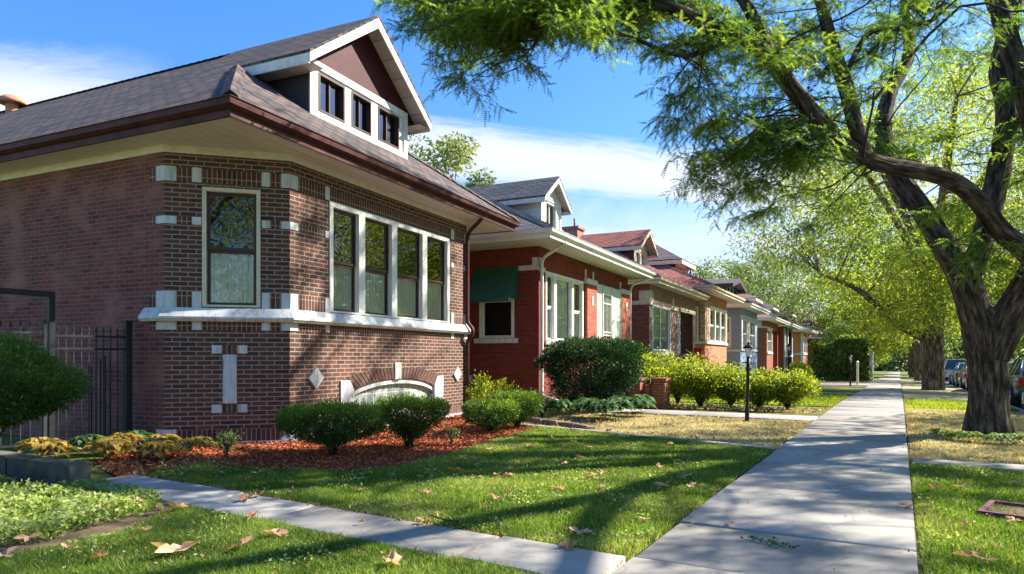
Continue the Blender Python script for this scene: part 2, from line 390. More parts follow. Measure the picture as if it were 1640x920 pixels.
# ---------------------------------------------------------------- numpy foliage
def fastmesh(name, V, T, rnd, mat, parent=None, smooth=False, **props):
    me = bpy.data.meshes.new(name); nv = len(V); nf = len(T); k = T.shape[1]
    me.vertices.add(nv); me.vertices.foreach_set('co', np.ascontiguousarray(V, dtype=np.float32).ravel())
    me.loops.add(nf*k); me.loops.foreach_set('vertex_index', np.ascontiguousarray(T, dtype=np.int32).ravel())
    me.polygons.add(nf); me.polygons.foreach_set('loop_start', np.arange(0, nf*k, k, dtype=np.int32))
    me.polygons.foreach_set('loop_total', np.full(nf, k, dtype=np.int32))
    if smooth: me.polygons.foreach_set('use_smooth', np.ones(nf, dtype=bool))
    me.materials.append(mat); me.update(calc_edges=True)
    a = me.attributes.new('rnd', 'FLOAT', 'POINT'); a.data.foreach_set('value', np.ascontiguousarray(rnd, dtype=np.float32))
    return obj(name, me, parent, **props)
def unit(a): return a/np.maximum(np.linalg.norm(a, axis=-1, keepdims=True), 1e-9)
def cards(P, D, size, width, fold=.25, rng=RNG):
    """leaf cards: rhomb of 4 verts + fold; P base, D direction"""
    n = len(P); D = unit(D); r = unit(rng.normal(size=(n, 3))); S = unit(np.cross(D, r)); U = np.cross(S, D)
    size = np.broadcast_to(size, (n,))[:, None]; w = size*width
    a = P; c = P+D*size; m = P+D*size*.5+U*w*fold
    V = np.stack([a, m+S*w*.5-U*w*fold, c, m-S*w*.5-U*w*fold], 1).reshape(-1, 3)
    T = (np.arange(n)[:, None]*4+np.array([0, 1, 2, 3])).astype(np.int32)
    return V, T
def leafcloud(name, P, D, size, width, mat, parent=None, rndv=None, **props):
    V, T = cards(P, D, size, width)
    rv = RNG.random(len(P)) if rndv is None else rndv
    return fastmesh(name, V, T, np.repeat(np.clip(rv, 0, 1), 4), mat, parent, **props)
def fronds(P, D, L, npair, rng=RNG, wid=.17):
    """pinnate leaves: npair leaflet triangles on each side of a rachis"""
    n = len(P); D = unit(D); up = np.array([0, 0, 1.0])+rng.normal(size=(n, 3))*.45
    S = unit(np.cross(D, up)); U = np.cross(S, D); L = L[:, None]
    Vs = []
    for i in range(npair):
        t = .12+.88*(i+.5)/npair; sp = 1.0/npair; droop = -.22*t*t
        env = math.sin(math.pi*min(1, .22+t*.72))**.7
        b0 = P+D*L*(t-sp*.36)+np.array([0, 0, 1.])*L*droop; b1 = P+D*L*(t+sp*.36)+np.array([0, 0, 1.])*L*droop
        for s in (-1, 1):
            jit = rng.normal(size=(n, 1))*.12
            tip = P+D*L*(t+sp*.55)+S*(s*L*wid*env)+U*L*(jit*.35-.02)+np.array([0, 0, 1.])*L*droop
            Vs += [b0, b1, tip]
    V = np.stack(Vs, 1).reshape(-1, 3); k = npair*2
    T = np.arange(len(V), dtype=np.int32).reshape(-1, 3)
    return V, T, k*3
def inpoly(x, y, poly):
    x = np.asarray(x); y = np.asarray(y); ins = np.zeros(x.shape, bool); j = len(poly)-1
    for i in range(len(poly)):
        xi, yi = poly[i]; xj, yj = poly[j]
        c = ((yi > y) != (yj > y)) & (x < (xj-xi)*(y-yi)/((yj-yi) if yj != yi else 1e-9)+xi)
        ins ^= c; j = i
    return ins
def scatter(poly, n, rng=RNG):
    xs = [p[0] for p in poly]; ys = [p[1] for p in poly]; out = []
    tot = 0
    while tot < n:
        x = rng.uniform(min(xs), max(xs), n*2); y = rng.uniform(min(ys), max(ys), n*2)
        k = inpoly(x, y, poly); out.append(np.stack([x[k], y[k]], 1)); tot += k.sum()
    return np.concatenate(out)[:n]

# ================================================================ GROUND, WALKS, ROAD (setting)
SWX0, SWX1 = -1.44, .11
def sheet(name, poly, z, mat, **props):
    mb = MB(); mb.face([(x, y, z+gz(y)) for x, y in poly]); return mb.build(name, mat, kind='structure', **props)
def soilmat(name, a, b_, c, s=3.0, bs=.5):
    m, nt, b = newmat(name)
    n1 = noise_n(nt, coords(nt), s, 8, .7); n2 = noise_n(nt, coords(nt), .35, 4)
    r = ramp(nt, [(.3, a), (.5, b_), (.72, c)], n1)
    col = mixc(nt, r.outputs[0], mixc(nt, (.6, .65, .6), (1.35, 1.3, 1.2), n2), .8, 'MULTIPLY')
    nt.links.new(col, b.inputs['Base Color']); b.inputs['Roughness'].default_value = .95; b.inputs['Specular IOR Level'].default_value = .1
    bump(nt, b, noise_n(nt, coords(nt), s*9, 5), bs, .02)
    return m
GM = {'base': soilmat('turf_far', (.06, .10, .02), (.12, .15, .035), (.26, .22, .09), 2.2),
      'green': soilmat('turf_green', (.05, .08, .02), (.09, .13, .025), (.16, .17, .06), 6),
      'vivid': soilmat('turf_vivid', (.12, .18, .015), (.17, .25, .02), (.24, .30, .04), 4),
      'dry': soilmat('turf_dry', (.17, .145, .08), (.36, .30, .19), (.50, .42, .30), 3.5),
      'soil': soilmat('bare_soil', (.06, .045, .035), (.13, .095, .065), (.25, .18, .12), 4),
      'mulch': soilmat('red_mulch', (.10, .025, .012), (.30, .075, .03), (.48, .16, .07), 22, 1),
      'asphalt': soilmat('asphalt_road', (.05, .05, .05), (.085, .083, .08), (.13, .125, .12), 1.5)}
def concmat():
    m, nt, b = newmat('sidewalk_concrete')
    n1 = noise_n(nt, coords(nt), 1.3, 7, .65); n2 = noise_n(nt, coords(nt), 90, 3)
    at_ = nt.nodes.new('ShaderNodeAttribute'); at_.attribute_name = 'tone'
    r = ramp(nt, [(.25, (.21, .195, .17)), (.5, (.315, .297, .265)), (.75, (.41, .388, .35))], n1)
    c = mixc(nt, r.outputs[0], mixc(nt, (.75, .75, .75), (1.2, 1.2, 1.2), n2), .6, 'MULTIPLY')
    c = mixc(nt, c, mixc(nt, (.78, .77, .75), (1.15, 1.15, 1.17), at_.outputs['Fac']), 1, 'MULTIPLY')
    st = ramp(nt, [(.5, (1, 1, 1)), (.7, (.62, .58, .52))], noise_n(nt, coords(nt), 2.6, 8, .7)); c = mixc(nt, c, st.outputs[0], 1, 'MULTIPLY')
    vo = nt.nodes.new('ShaderNodeTexVoronoi'); vo.feature = 'DISTANCE_TO_EDGE'; vo.inputs['Scale'].default_value = .45
    nv = nt.nodes.new('ShaderNodeTexNoise'); nv.inputs['Scale'].default_value = 2.5; nt.links.new(coords(nt), nv.inputs['Vector'])
    va = nt.nodes.new('ShaderNodeVectorMath'); va.operation = 'MULTIPLY_ADD'; va.inputs[1].default_value = (.5, .5, 0)
    nt.links.new(nv.outputs['Color'], va.inputs[0]); nt.links.new(coords(nt), va.inputs[2]); nt.links.new(va.outputs[0], vo.inputs['Vector'])
    rc = ramp(nt, [(0, (.35, .33, .3)), (.006, (1, 1, 1))], vo.outputs['Distance'])
    c = mixc(nt, c, rc.outputs[0], .3, 'MULTIPLY')
    nt.links.new(c, b.inputs['Base Color']); b.inputs['Roughness'].default_value = .9; b.inputs['Specular IOR Level'].default_value = .25
    bump(nt, b, n2, .25, .004)
    return m
CONC = concmat()
# base ground
mb = MB(); ys = [-60, -10, 0, 8, 16, 20, 24, 28, 34, 42, 52, 64, 80, 100, 140, 200, 320, 600]; xs = [-400, -120, -40, -12, 0, 2.45]
def grow(mb, xs, ys, z):
    for a, b in zip(ys, ys[1:]):
        for c, d in zip(xs, xs[1:]): mb.face([(c, a, z+gz(a)), (d, a, z+gz(a)), (d, b, z+gz(b)), (c, b, z+gz(b))])
grow(mb, xs, ys, -.03); grow(mb, [10.6, 60, 400], ys, -.03)
mb.build('ground', GM['base'], kind='structure')
mb = MB(); grow(mb, [2.6, 10.45], ys, -.17); mb.build('road', GM['asphalt'], kind='structure')
mb = MB(); 
for x0 in (2.45, 10.45):
    for a, b in zip(ys, ys[1:]):
        z0, z1 = gz(a), gz(b)
        P = [(x0, a, z0-.3), (x0+.15, a, z0-.3), (x0+.15, a, z0+.005), (x0, a, z0+.005)]; Q = [(x0, b, z1-.3), (x0+.15, b, z1-.3), (x0+.15, b, z1+.005), (x0, b, z1+.005)]
        for i in range(4): mb.face([P[i], Q[i], Q[(i+1) % 4], P[(i+1) % 4]])
mb.build('kerb', M['concrete'], kind='structure')
def slabs(name, quads, z=.02, th=.09):
    """separate concrete slabs, each quad = 4 xy corners, small random tone"""
    V = []; T = []; tone = []
    for q in quads:
        i = len(V); t = random.random(); dz = random.uniform(-.006, .006)
        cx = sum(p[0] for p in q)/4; cy = sum(p[1] for p in q)/4
        def ins(p, k): 
            d = math.hypot(cx-p[0], cy-p[1]); return (p[0]+(cx-p[0])/d*k, p[1]+(cy-p[1])/d*k)
        a = [ins(p, .018) for p in q]; b = [ins(p, .034) for p in q]
        V += [(x, y, gz(y)+z-th) for x, y in a]+[(x, y, gz(y)+z-.008+dz) for x, y in a]+[(x, y, gz(y)+z+dz) for x, y in b]
        tone += [t]*12
        for k in range(4):
            j = (k+1) % 4; T += [(i+k, i+j, i+4+j, i+4+k), (i+4+k, i+4+j, i+8+j, i+8+k)]
        T.append((i+8, i+9, i+10, i+11))
    o = fastmesh(name, np.array(V), np.array(T, dtype=np.int32), np.array(tone), CONC)
    a = o.data.attributes.new('tone', 'FLOAT', 'POINT'); a.data.foreach_set('value', np.array(tone, dtype=np.float32))
    o['kind'] = 'structure'; return o
# gap filler below joints
sheet('joint_soil', [(SWX0+.01, -6), (SWX1-.01, -6), (SWX1-.01, 16), (SWX0+.01, 16)], -.012, GM['soil'])
rows = [-6, -4.5, -3, -1.5, 0, 1.5, 2.7, 4.02, 5.03, 6.75, 8.3, 9.75]; 
while rows[-1] < 130: rows.append(rows[-1]+1.5)
slabs('sidewalk', [[(SWX0, a), (SWX1, a), (SWX1, b), (SWX0, b)] for a, b in zip(rows, rows[1:])])
sw2 = [G(400, 792), G(430, 803), (-3.1, 4.0), (-1.45, 4.0)]
def walk(name, line0, line1, seg):
    qs = []; n = seg
    for i in range(n):
        t0, t1 = i/n, (i+1)/n
        f = lambda L, t: (L[0][0]+(L[1][0]-L[0][0])*t, L[0][1]+(L[1][1]-L[0][1])*t)
        qs.append([f(line0, t0), f(line0, t1), f(line1, t1), f(line1, t0)])
    return slabs(name, qs)
walk('service_walk', ((-7.0, 3.66), (-1.45, 3.42)), ((-7.0, 4.26), (-1.45, 4.0)), 6)
walk('boundary_strip', ((-6.1, 10.86), (-1.45, 9.62)), ((-6.1, 11.05), (-1.45, 9.84)), 4)
walk('neighbour_walk', ((-6.4, 14.35), (-1.45, 14.35)), ((-6.4, 15.45), (-1.45, 15.45)), 4)
walk('parkway_walk', ((.12, 9.15), (2.44, 9.15)), ((.12, 9.6), (2.44, 9.6)), 2)
walk('parkway_walk', ((.12, 24.6), (2.44, 24.6)), ((.12, 25.6), (2.44, 25.6)), 2)
for yy in (28.3, 52):
    walk('neighbour_walk', ((-8.2, yy), (-1.45, yy)), ((-8.2, yy+1.1), (-1.45, yy+1.1)), 4)
sheet('driveway', [(-20, 38.2), (-1.46, 38.2), (-1.46, 42.5), (-20, 42.5)], -.006, GM['asphalt'])
# lawns
MULCH = [G(*p) for p in ((150, 738), (200, 770), (255, 752), (330, 745), (420, 752), (560, 758), (640, 750), (690, 738), (745, 722), (800, 703), (850, 690), (870, 684))]+[(-7.2, 11.2), (-8.3, 12.6), (-8.0, 7.2), (-9.3, 5.8)]
L1 = [(-1.46, 4.02), (-1.46, 9.6), (-5.7, 10.83)]+[G(*p) for p in ((850, 690), (800, 703), (745, 722), (690, 738), (640, 750), (560, 758), (420, 752), (330, 745), (255, 752))]+[(-6.95, 4.28)]
L0 = [(-1.46, 3.40), (-1.46, .5), (-4.6, .5), (-4.9, 1.9), (-4.75, 2.7), (-5.2, 3.58)]
L2 = [(.13, .5), (2.44, .5), (2.44, 9.12), (.13, 9.12)]
sheet('front_lawn', L1, -.018, GM['green']); sheet('near_lawn', L0, -.018, GM['green']); sheet('parkway_lawn', L2, -.018, GM['green'])
sheet('mulch_bed', MULCH, -.010, GM['mulch'])
sheet('planting_soil', [(-4.6, .5), (-12, .5), (-12, 3.6), (-5.2, 3.6), (-4.75, 2.7), (-4.9, 1.9)], -.014, GM['soil'])
DRY1 = [(-1.46, 9.86), (-1.46, 14.33), (-6.2, 14.33), (-6.2, 11.2)]
sheet('dry_lawn', DRY1, -.016, GM['dry'])
DRY2 = [(.13, 9.63), (2.44, 9.63), (2.44, 19), (.13, 19)]
def gsheet(name, x0, x1, y0, y1, z, mat):
    mb = MB(); yy = [y0+(y1-y0)*i/6 for i in range(7)]; grow(mb, [x0, x1], yy, z); mb.build(name, mat, kind='structure')
gsheet('dry_parkway', .13, 2.44, 9.63, 19.5, -.012, GM['dry'])
gsheet('vivid_parkway', .13, 2.44, 19.5, 24.55, -.012, GM['vivid'])
gsheet('dry_parkway', .13, 2.44, 25.65, 60, -.012, GM['dry'])
gsheet('vivid_lawn', -8, -1.46, 19.2, 28, -.012, GM['vivid'])
gsheet('dry_lawn', -8, -1.46, 42.7, 51.8, -.010, GM['dry'])
# ---- grass blades
def grass(name, poly, dens, h, mat, w=.006, label=None, hv=.4, patch=True):
    xs = [p[0] for p in poly]; ys = [p[1] for p in poly]; A = 0
    for i in range(len(poly)): A += poly[i-1][0]*poly[i][1]-poly[i][0]*poly[i-1][1]
    n = int(abs(A)/2*dens); P = scatter(poly, n)
    d = np.hypot(P[:, 0], P[:, 1]); keep = RNG.random(n) < np.clip((6.5/np.maximum(d, 1))**1.2, .12, 1); P = P[keep]; d = d[keep]
    n = len(P); sc = np.clip(d/6.5, 1, 2.2)
    z = np.array([gz(y) for y in P[:, 1]])-.015
    base = np.column_stack([P, z]); hh = h*(1+RNG.normal(size=n)*hv*.5).clip(.35, 2)
    cl = np.sin(P[:, 0]*5.1+np.sin(P[:, 1]*3.7)*2)*np.cos(P[:, 1]*4.3+P[:, 0]*1.3)
    hh *= 1+.22*cl
    th = RNG.uniform(0, 2*np.pi, n); W = np.column_stack([np.cos(th), np.sin(th), np.zeros(n)])*(w*sc)[:, None]*.5
    lean = RNG.normal(size=(n, 2))*.45*hh[:, None]
    mid = base+np.column_stack([lean*.35, hh*.6]); tip = base+np.column_stack([lean, hh])
    V = np.stack([base-W, base+W, mid+W*.8, mid-W*.8, tip], 1).reshape(-1, 3)
    i = np.arange(n)[:, None]*5
    T = np.concatenate([i+np.array([0, 1, 2]), i+np.array([0, 2, 3]), i+np.array([3, 2, 4])], 0).astype(np.int32)
    lf = np.sin(P[:, 0]*1.9+2*np.sin(P[:, 1]*1.3))*np.sin(P[:, 1]*2.3+1.7*np.sin(P[:, 0]*1.1)); rv = (.42+.2*cl+.25*lf+RNG.normal(size=n)*.2).clip(0, .93); br = RNG.random(n) < .06+.10*(lf > .45); rv[br] = 1
    fastmesh(name, V, T, np.repeat(rv, 5), mat, kind='stuff', label=label)
grass('lawn_grass', L1, 8500, .050, M['grass'], label='green lawn grass in front of the brown brick bungalow')
grass('lawn_grass', L0, 13000, .055, M['grass'], .0055, label='green grass in the near foreground left of the walk')
grass('lawn_grass', [(.125, .5), (2.44, .5), (2.44, 9.12), (.125, 9.12)], 8500, .050, M['grass'], label='green parkway grass right of the sidewalk')
grass('dry_grass', DRY1, 3500, .03, M['drygrass'], label='dry tan grass before the red brick house')
grass('dry_grass', DRY2, 4500, .035, M['drygrass'], label='dry tan grass around the large street tree')
grass('lawn_grass', [(-1.46, 19.2), (-1.46, 28), (-6, 28), (-6, 19.2)], 2500, .06, M['hedge'], label='sunlit yellow green lawn beyond the hedge')
grass('lawn_grass', [(.13, 19.5), (2.44, 19.5), (2.44, 24.5), (.13, 24.5)], 3500, .06, M['hedge'], label='sunlit yellow green grass strip behind the large tree')
for nm, PL, cnt in (('clover_patch', L1, 5200), ('clover_patch', L0, 3000), ('clover_patch', L2, 3000)):
    P = scatter(PL, cnt*3); k = np.sin(P[:, 0]*3.3+2*np.sin(P[:, 1]*2.1))*np.sin(P[:, 1]*2.9+1.5*np.sin(P[:, 0]*2.7)); P = P[(k > .35)][:cnt]; n = len(P)
    D = RNG.normal(size=(n, 3)); D[:, 2] = np.abs(D[:, 2])*.3; leafcloud(nm, np.column_stack([P, RNG.uniform(.015, .045, n)]), D, RNG.uniform(.014, .03, n), .8, M['cover'], kind='stuff', label='low clover and weeds mixed into the %s grass' % ('front lawn' if PL is L1 else 'foreground' if PL is L0 else 'parkway'))
    P = scatter(PL, 1500); n = len(P); D = RNG.normal(size=(n, 3)); D[:, 2] *= .25
    leafcloud('leaf_litter', np.column_stack([P, RNG.uniform(.01, .045, n)]), D, RNG.uniform(.012, .032, n), .5, M['brownleaf'], kind='stuff', label='tiny leaf fragments caught in the %s grass' % ('front lawn' if PL is L1 else 'foreground' if PL is L0 else 'parkway'))
# mulch chips
P = scatter([p for p in MULCH], 26000); n = len(P)
D = RNG.normal(size=(n, 3)); D[:, 2] *= .35
leafcloud('mulch_chips', np.column_stack([P, RNG.uniform(-.005, .02, n)]), D, RNG.uniform(.02, .06, n), .35, M['chips'], kind='stuff', label='red shredded wood mulch under the clipped shrubs')
# litter along walk edges
def litter(name, pts, size, mat, label, zz=.0):
    n = len(pts); D = RNG.normal(size=(n, 3)); D[:, 2] = np.abs(D[:, 2])*.3
    z = np.array([gz(y) for y in pts[:, 1]])+zz+RNG.uniform(0, .015, n)
    leafcloud(name, np.column_stack([pts, z]), D, RNG.uniform(.6, 1.3, n)*size, .6, mat, kind='stuff', label=label)
n = 1500; e = np.abs(RNG.normal(size=n))*.05
litter('leaf_litter', np.column_stack([SWX0-.01-e, RNG.uniform(3, 24, n)]), .022, M['brownleaf'], 'small dry leaflets along the left sidewalk edge')
litter('leaf_litter', np.column_stack([SWX1+.01+np.abs(RNG.normal(size=n))*.05, RNG.uniform(2, 24, n)]), .022, M['brownleaf'], 'small dry leaflets along the right sidewalk edge')
litter('leaf_litter', np.column_stack([RNG.uniform(SWX0, SWX1, 160), RNG.uniform(2, 22, 160)]), .022, M['brownleaf'], 'tiny dry leaflets scattered over the sidewalk slabs', .022)
x = RNG.uniform(-6.8, -1.5, 1300); litter('leaf_litter', np.column_stack([x, 4.02+(-1.45-x)*.046+RNG.normal(size=1300)*.03]), .025, M['brownleaf'], 'dry leaflets along the far edge of the narrow walk')
litter('leaf_litter', scatter(DRY1, 900), .045, M['brownleaf'], 'broken brown leaves in the dry grass', .01)
litter('leaf_litter', scatter(DRY2, 700), .045, M['brownleaf'], 'broken brown leaves around the large tree', .01)
litter('leaf_litter', scatter([(-6.9, 16.2), (-1.6, 16.2), (-1.5, 17.8), (-6.9, 18)], 1800), .06, M['brownleaf'], 'drift of brown leaves under the yellow green hedge', .01)
litter('leaf_litter', scatter([(-8.6, 4.3), (-6.6, 4.2), (-6.1, 5.1), (-7.6, 5.6)], 500), .05, M['brownleaf'], 'tan leaves heaped by the end of the narrow walk', .01)

# ================================================================ HOUSES
def window(root, fr, u0, u1, z0, z1, casing=.09, cas=None, sash=None, split=.5, inset=.09, cur='half', mull=0, sill=None, cl=None, cr=None):
    """one window: casing part with sash / pane / curtain as sub-parts"""
    cas = cas or M['white']; sash = sash or M['sash']
    cl = casing if cl is None else cl; cr = casing if cr is None else cr
    mb = MB(); o0, o1 = -inset, .018
    mb.fbox(fr, u0, u0+cl, z0, z1, o0, o1); mb.fbox(fr, u1-cr, u1, z0, z1, o0, o1)
    mb.fbox(fr, u0+cl, u1-cr, z1-casing, z1, o0, o1); mb.fbox(fr, u0+cl, u1-cr, z0, z0+.03, o0, o1)
    w = mb.build('window', cas, root)
    a, b, c, d = u0+cl, u1-cr, z0+.03, z1-casing; s = .045; zm = c+(d-c)*split
    mb = MB()
    for lo, hi, oo in ((zm, d, -.055), (c, zm, -.075)):
        if hi-lo < .05: continue
        o_, p_ = oo-.03, oo
        mb.fbox(fr, a, a+s, lo, hi, o_, p_); mb.fbox(fr, b-s, b, lo, hi, o_, p_)
        mb.fbox(fr, a+s, b-s, hi-s, hi, o_, p_); mb.fbox(fr, a+s, b-s, lo, lo+s*.9, o_, p_)
    for k in range(mull):
        x = a+(b-a)*(k+1)/(mull+1); mb.fbox(fr, x-.02, x+.02, c, d, -.1, -.05)
    mb.build('sash', sash, w)
    mb = MB()
    if split > 0: mb.face([fr(a, c, -.09), fr(b, c, -.09), fr(b, zm, -.09), fr(a, zm, -.09)])
    mb.face([fr(a, zm, -.07), fr(b, zm, -.07), fr(b, d, -.07), fr(a, d, -.07)])
    mb.build('pane', M['glass'], w)
    if cur:
        mb = MB(); top = zm+.03 if cur == 'half' else d; n = 26; pts = []
        for k in range(n+1):
            u = a+(b-a)*k/n; pts.append((u, -.13+.018*math.sin(k*1.9)+.01*math.sin(k*4.3)))
        for (ua, oa), (ub, ob) in zip(pts, pts[1:]): mb.face([fr(ua, c, oa), fr(ub, c, ob), fr(ub, top, ob), fr(ua, top, oa)], 0, None, True)
        mb.build('curtain', M['curtain'] if cur != 'blind' else M['blind'], w)
    return w
def hiproof(mb, x0, x1, y0, y1, ze, zr, hipx=None, th=.06):
    """hip at the street end (x1), gable-less far end; returns ridge x"""
    ym = (y0+y1)/2; xr = x1-(ym-y0) if hipx is None else hipx
    a, b, c, d = (x0, y0, ze), (x1, y0, ze), (x1, y1, ze), (x0, y1, ze); r0, r1 = (x0, ym, zr), (xr, ym, zr)
    mb.face([a, b, r1, r0]); mb.face([b, c, r1]); mb.face([c, d, r0, r1]); mb.face([d, a, r0])
    lo = lambda p: (p[0], p[1], p[2]-th)
    for p, q in ((a, b), (b, c), (c, d), (d, a)): mb.face([lo(p), lo(q), q, p])
    return xr, ym
def ridgecap(mb, p, q, w=.13, h=.03):
    p, q = Vector(p), Vector(q); d = (q-p).normalized(); s = d.cross(Vector((0, 0, 1))).normalized(); n = s.cross(d).normalized()
    k = max(2, int((q-p).length/.22))
    for i in range(k):
        a = p+(q-p)*(i/k); b = p+(q-p)*((i+1)/k); h0, h1 = h, h+.012
        mb.face([a-s*w-n*.06+n*h0, b-s*w-n*.06+n*h1, b+n*(h1+.02), a+n*(h0+.02)]); mb.face([a+n*(h0+.02), b+n*(h1+.02), b+s*w-n*.06+n*h1, a+s*w-n*.06+n*h0])
def gable_dormer(root, xw, yc, hw, zb, ze, za, xo, rw, xback, mats, wins, roof, barge=.16, gtrim=True, flat=False, hip=0, depth=2.2):
    """dormer: wall box facing the street with gable roof running back at height za"""
    wallm, facem, gabm, trimm = mats
    dm = MB(); f = Fr((xw, yc-hw), (xw, yc+hw)); sl = (za-ze)/rw; zt = za-sl*hw-.06
    # cheeks
    dm.face([(xw-depth, yc-hw, zb-.4), (xw, yc-hw, zb-.4), (xw, yc-hw, zt), (xw-depth, yc-hw, zt)], 0)
    dm.face([(xw, yc+hw, zb-.4), (xw-depth, yc+hw, zb-.4), (xw-depth, yc+hw, zt), (xw, yc+hw, zt)], 0)
    ops = [(a, b, c, d, .12) for a, b, c, d in wins]
    ztw = max([w[3] for w in wins])+.17
    zw = min(ztw, zt) if gtrim else zt
    if hip: zt = ze-.05; zw = min(ztw, zt)
    wallgrid(dm, f, zb-.15, zw, ops, 1, 1)
    ext = max(0, (za-.06-zw)/sl)
    if hip: dm.face([f(0, zw-.01), f(2*hw, zw-.01), f(2*hw, zt+.0), f(0, zt)], 1)
    else: dm.face([f(max(0, hw-ext), zw), f(min(2*hw, hw+ext), zw), f(2*hw, zt), f(hw, za-.07), f(0, zt)] if zw < zt-.01 else [f(0, zt), f(2*hw, zt), f(hw, za-.07)], 2)
    if zw < zt-.01 and ext >= hw:
        pass
    d = dm.build('dormer', [wallm, facem, gabm], root)
    tb = MB()
    if gtrim:
        tb.fbox(f, 0, 2*hw, ztw-.13, ztw, 0, .03); tb.fbox(f, 0, .13, zb-.1, ztw-.13, 0, .03); tb.fbox(f, 2*hw-.13, 2*hw, zb-.1, ztw-.13, 0, .03)
        tb.fbox(f, .13, 2*hw-.13, zb-.06, zb+.03, 0, .04)
        tb.build('corner_trim', trimm, d)
    for (a, b, c, dd) in wins:
        w = MB(); s = .035
        w.fbox(f, a, a+s, c, dd, -.1, .012); w.fbox(f, b-s, b, c, dd, -.1, .012); w.fbox(f, a+s, b-s, dd-s, dd, -.1, .012); w.fbox(f, a+s, b-s, c, c+s, -.1, .012)
        w.fbox(f, (a+b)/2-.015, (a+b)/2+.015, c+s, dd-s, -.1, -.05)
        w.face([f(a, c, -.09), f(b, c, -.09), f(b, dd, -.09), f(a, dd, -.09)], 1)
        w.face([f(a, c, -.3), f(b, c, -.3), f(b, dd, -.3), f(a, dd, -.3)], 2)  # dark plane painting in the unlit room behind the glass
        w.build('dormer_window', [M['sash'] if len(wins) == 3 and not hip else M['whiteworn'], M['glassdark'], M['room_dark']], d)
    # roof planes
    rm = MB(); xf = xo; t = .05
    if hip:
        xa = xf-hip
        L = [(xf, yc-rw, ze), (xa, yc, za), (xback, yc, za), (xback, yc-rw, ze)]
        rm.face([L[3], L[0], L[1], L[2]]); rm.face([(xf, yc-rw, ze), (xf, yc+rw, ze), (xa, yc, za)])
        rm.face([(xf, yc+rw, ze), (xback, yc+rw, ze), (xback, yc, za), (xa, yc, za)])
    else:
        rm.face([(xback, yc-rw, ze), (xf, yc-rw, ze), (xf, yc, za), (xback, yc, za)])
        rm.face([(xf, yc+rw, ze), (xback, yc+rw, ze), (xback, yc, za), (xf, yc, za)])
        for s in (-1, 1):
            rm.face([(xf, yc, za), (xf, yc, za-t), (xf, yc+s*rw, ze-t), (xf, yc+s*rw, ze)])
            rm.face([(xf, yc+s*rw, ze), (xf, yc+s*rw, ze-t), (xback, yc+s*rw, ze-t), (xback, yc+s*rw, ze)])
    rm.build('dormer_roof', roof, d)
    bb = MB(); h = barge
    if not hip:
        for s in (-1, 1):
            y1, z1, y0, z0 = yc, za-t-.002, yc+s*rw, ze-t-.002
            fx0, fx1 = xf-.035, xf-.005
            q = [(y0, z0), (y1, z1), (y1, z1-h*1.25), (y0, z0-h)]
            bb.face([(fx1, a, b) for a, b in q]); bb.face([(fx0, a, b) for a, b in q][::-1])
            bb.face([(fx0, q[3][0], q[3][1]), (fx1, q[3][0], q[3][1]), (fx1, q[2][0], q[2][1]), (fx0, q[2][0], q[2][1])])
            bb.face([(fx0, q[0][0], q[0][1]), (fx1, q[0][0], q[0][1]), (fx1, q[3][0], q[3][1]), (fx0, q[3][0], q[3][1])])
    # eave fascia along the sides
    for s in (-1, 1):
        yy = yc+s*rw
        bb.box(xback, xf-.036, min(yy, yy-s*.03), max(yy, yy-s*.03), ze-t-h-.02, ze-t-.003)
    if hip: bb.box(xf-.03, xf, yc-rw, yc+rw, ze-t-h-.02, ze-t-.003)
    bb.build('barge_board', trimm, d)
    sb = MB()
    for s in (-1, 1):
        yy = yc+s*(rw-.03); k = t+h*.25
        P = [(xw+.0, yc, za-k), (xf-.036, yc, za-k), (xf-.036, yy, ze-k), (xw+.0, yy, ze-k)]
        uv = [(q[1]*s*1.0, q[0]) for q in P]
        sb.face(P, 0, uv)
        sb.face([(xback, yc+s*hw, ze-k-h*.6), (xf-.036, yc+s*hw, ze-k-h*.6), (xf-.036, yy, ze-k-h*.6), (xback, yy, ze-k-h*.6)], 0)
    if not hip: sb.build('gable_soffit', M['gsoffit'], d)
    return d
def downspout(root, pts, mat, r=.04):
    mb = MB(); P = [Vector(p) for p in pts]; sm = [P[0]]
    for i in range(1, len(P)-1):
        a, b, c = P[i-1], P[i], P[i+1]; k = .08
        e0 = b+(a-b).normalized()*min(k, (a-b).length/2); e1 = b+(c-b).normalized()*min(k, (c-b).length/2)
        sm += [e0, (e0+e1+b*2)/4, e1]
    sm.append(P[-1]); mb.tube(sm, r, 8)
    return mb.build('downspout', mat, root)
def eaves(root, plan_rect, zs, zf, gut, fas, sof, walltop=None, frieze=None, g=.11):
    x0, x1, y0, y1 = plan_rect
    mb = MB(); mb.box(x0, x1-.02, y0+.02, y1-.02, zs, zs+.03); mb.build('soffit', sof, root)
    path = [(x0, y0), (x1, y0), (x1, y1), (x0, y1)]
    mb = MB(); strip(mb, path, [(-.03, zs-.015), (0, zs-.015), (0, zf), (-.03, zf)]); mb.build('fascia', fas, root)
    mb = MB(); strip(mb, path, [(.003, zf-.015-g*.95), (.04, zf-g*.98), (.085, zf-g*.72), (.095, zf-.012), (.11, zf), (.11, zf+.006), (.08, zf+.006), (.08, zf-.02), (.003, zf-.02)]); mb.build('gutter', gut, root)
    if walltop and frieze: 
        mb = MB(); strip(mb, walltop, [(.002, zs-.11), (.035, zs-.11), (.035, zs-.002), (.002, zs-.002)]); mb.build('frieze_board', frieze, root)

GRP = 'brick bungalows along the street'
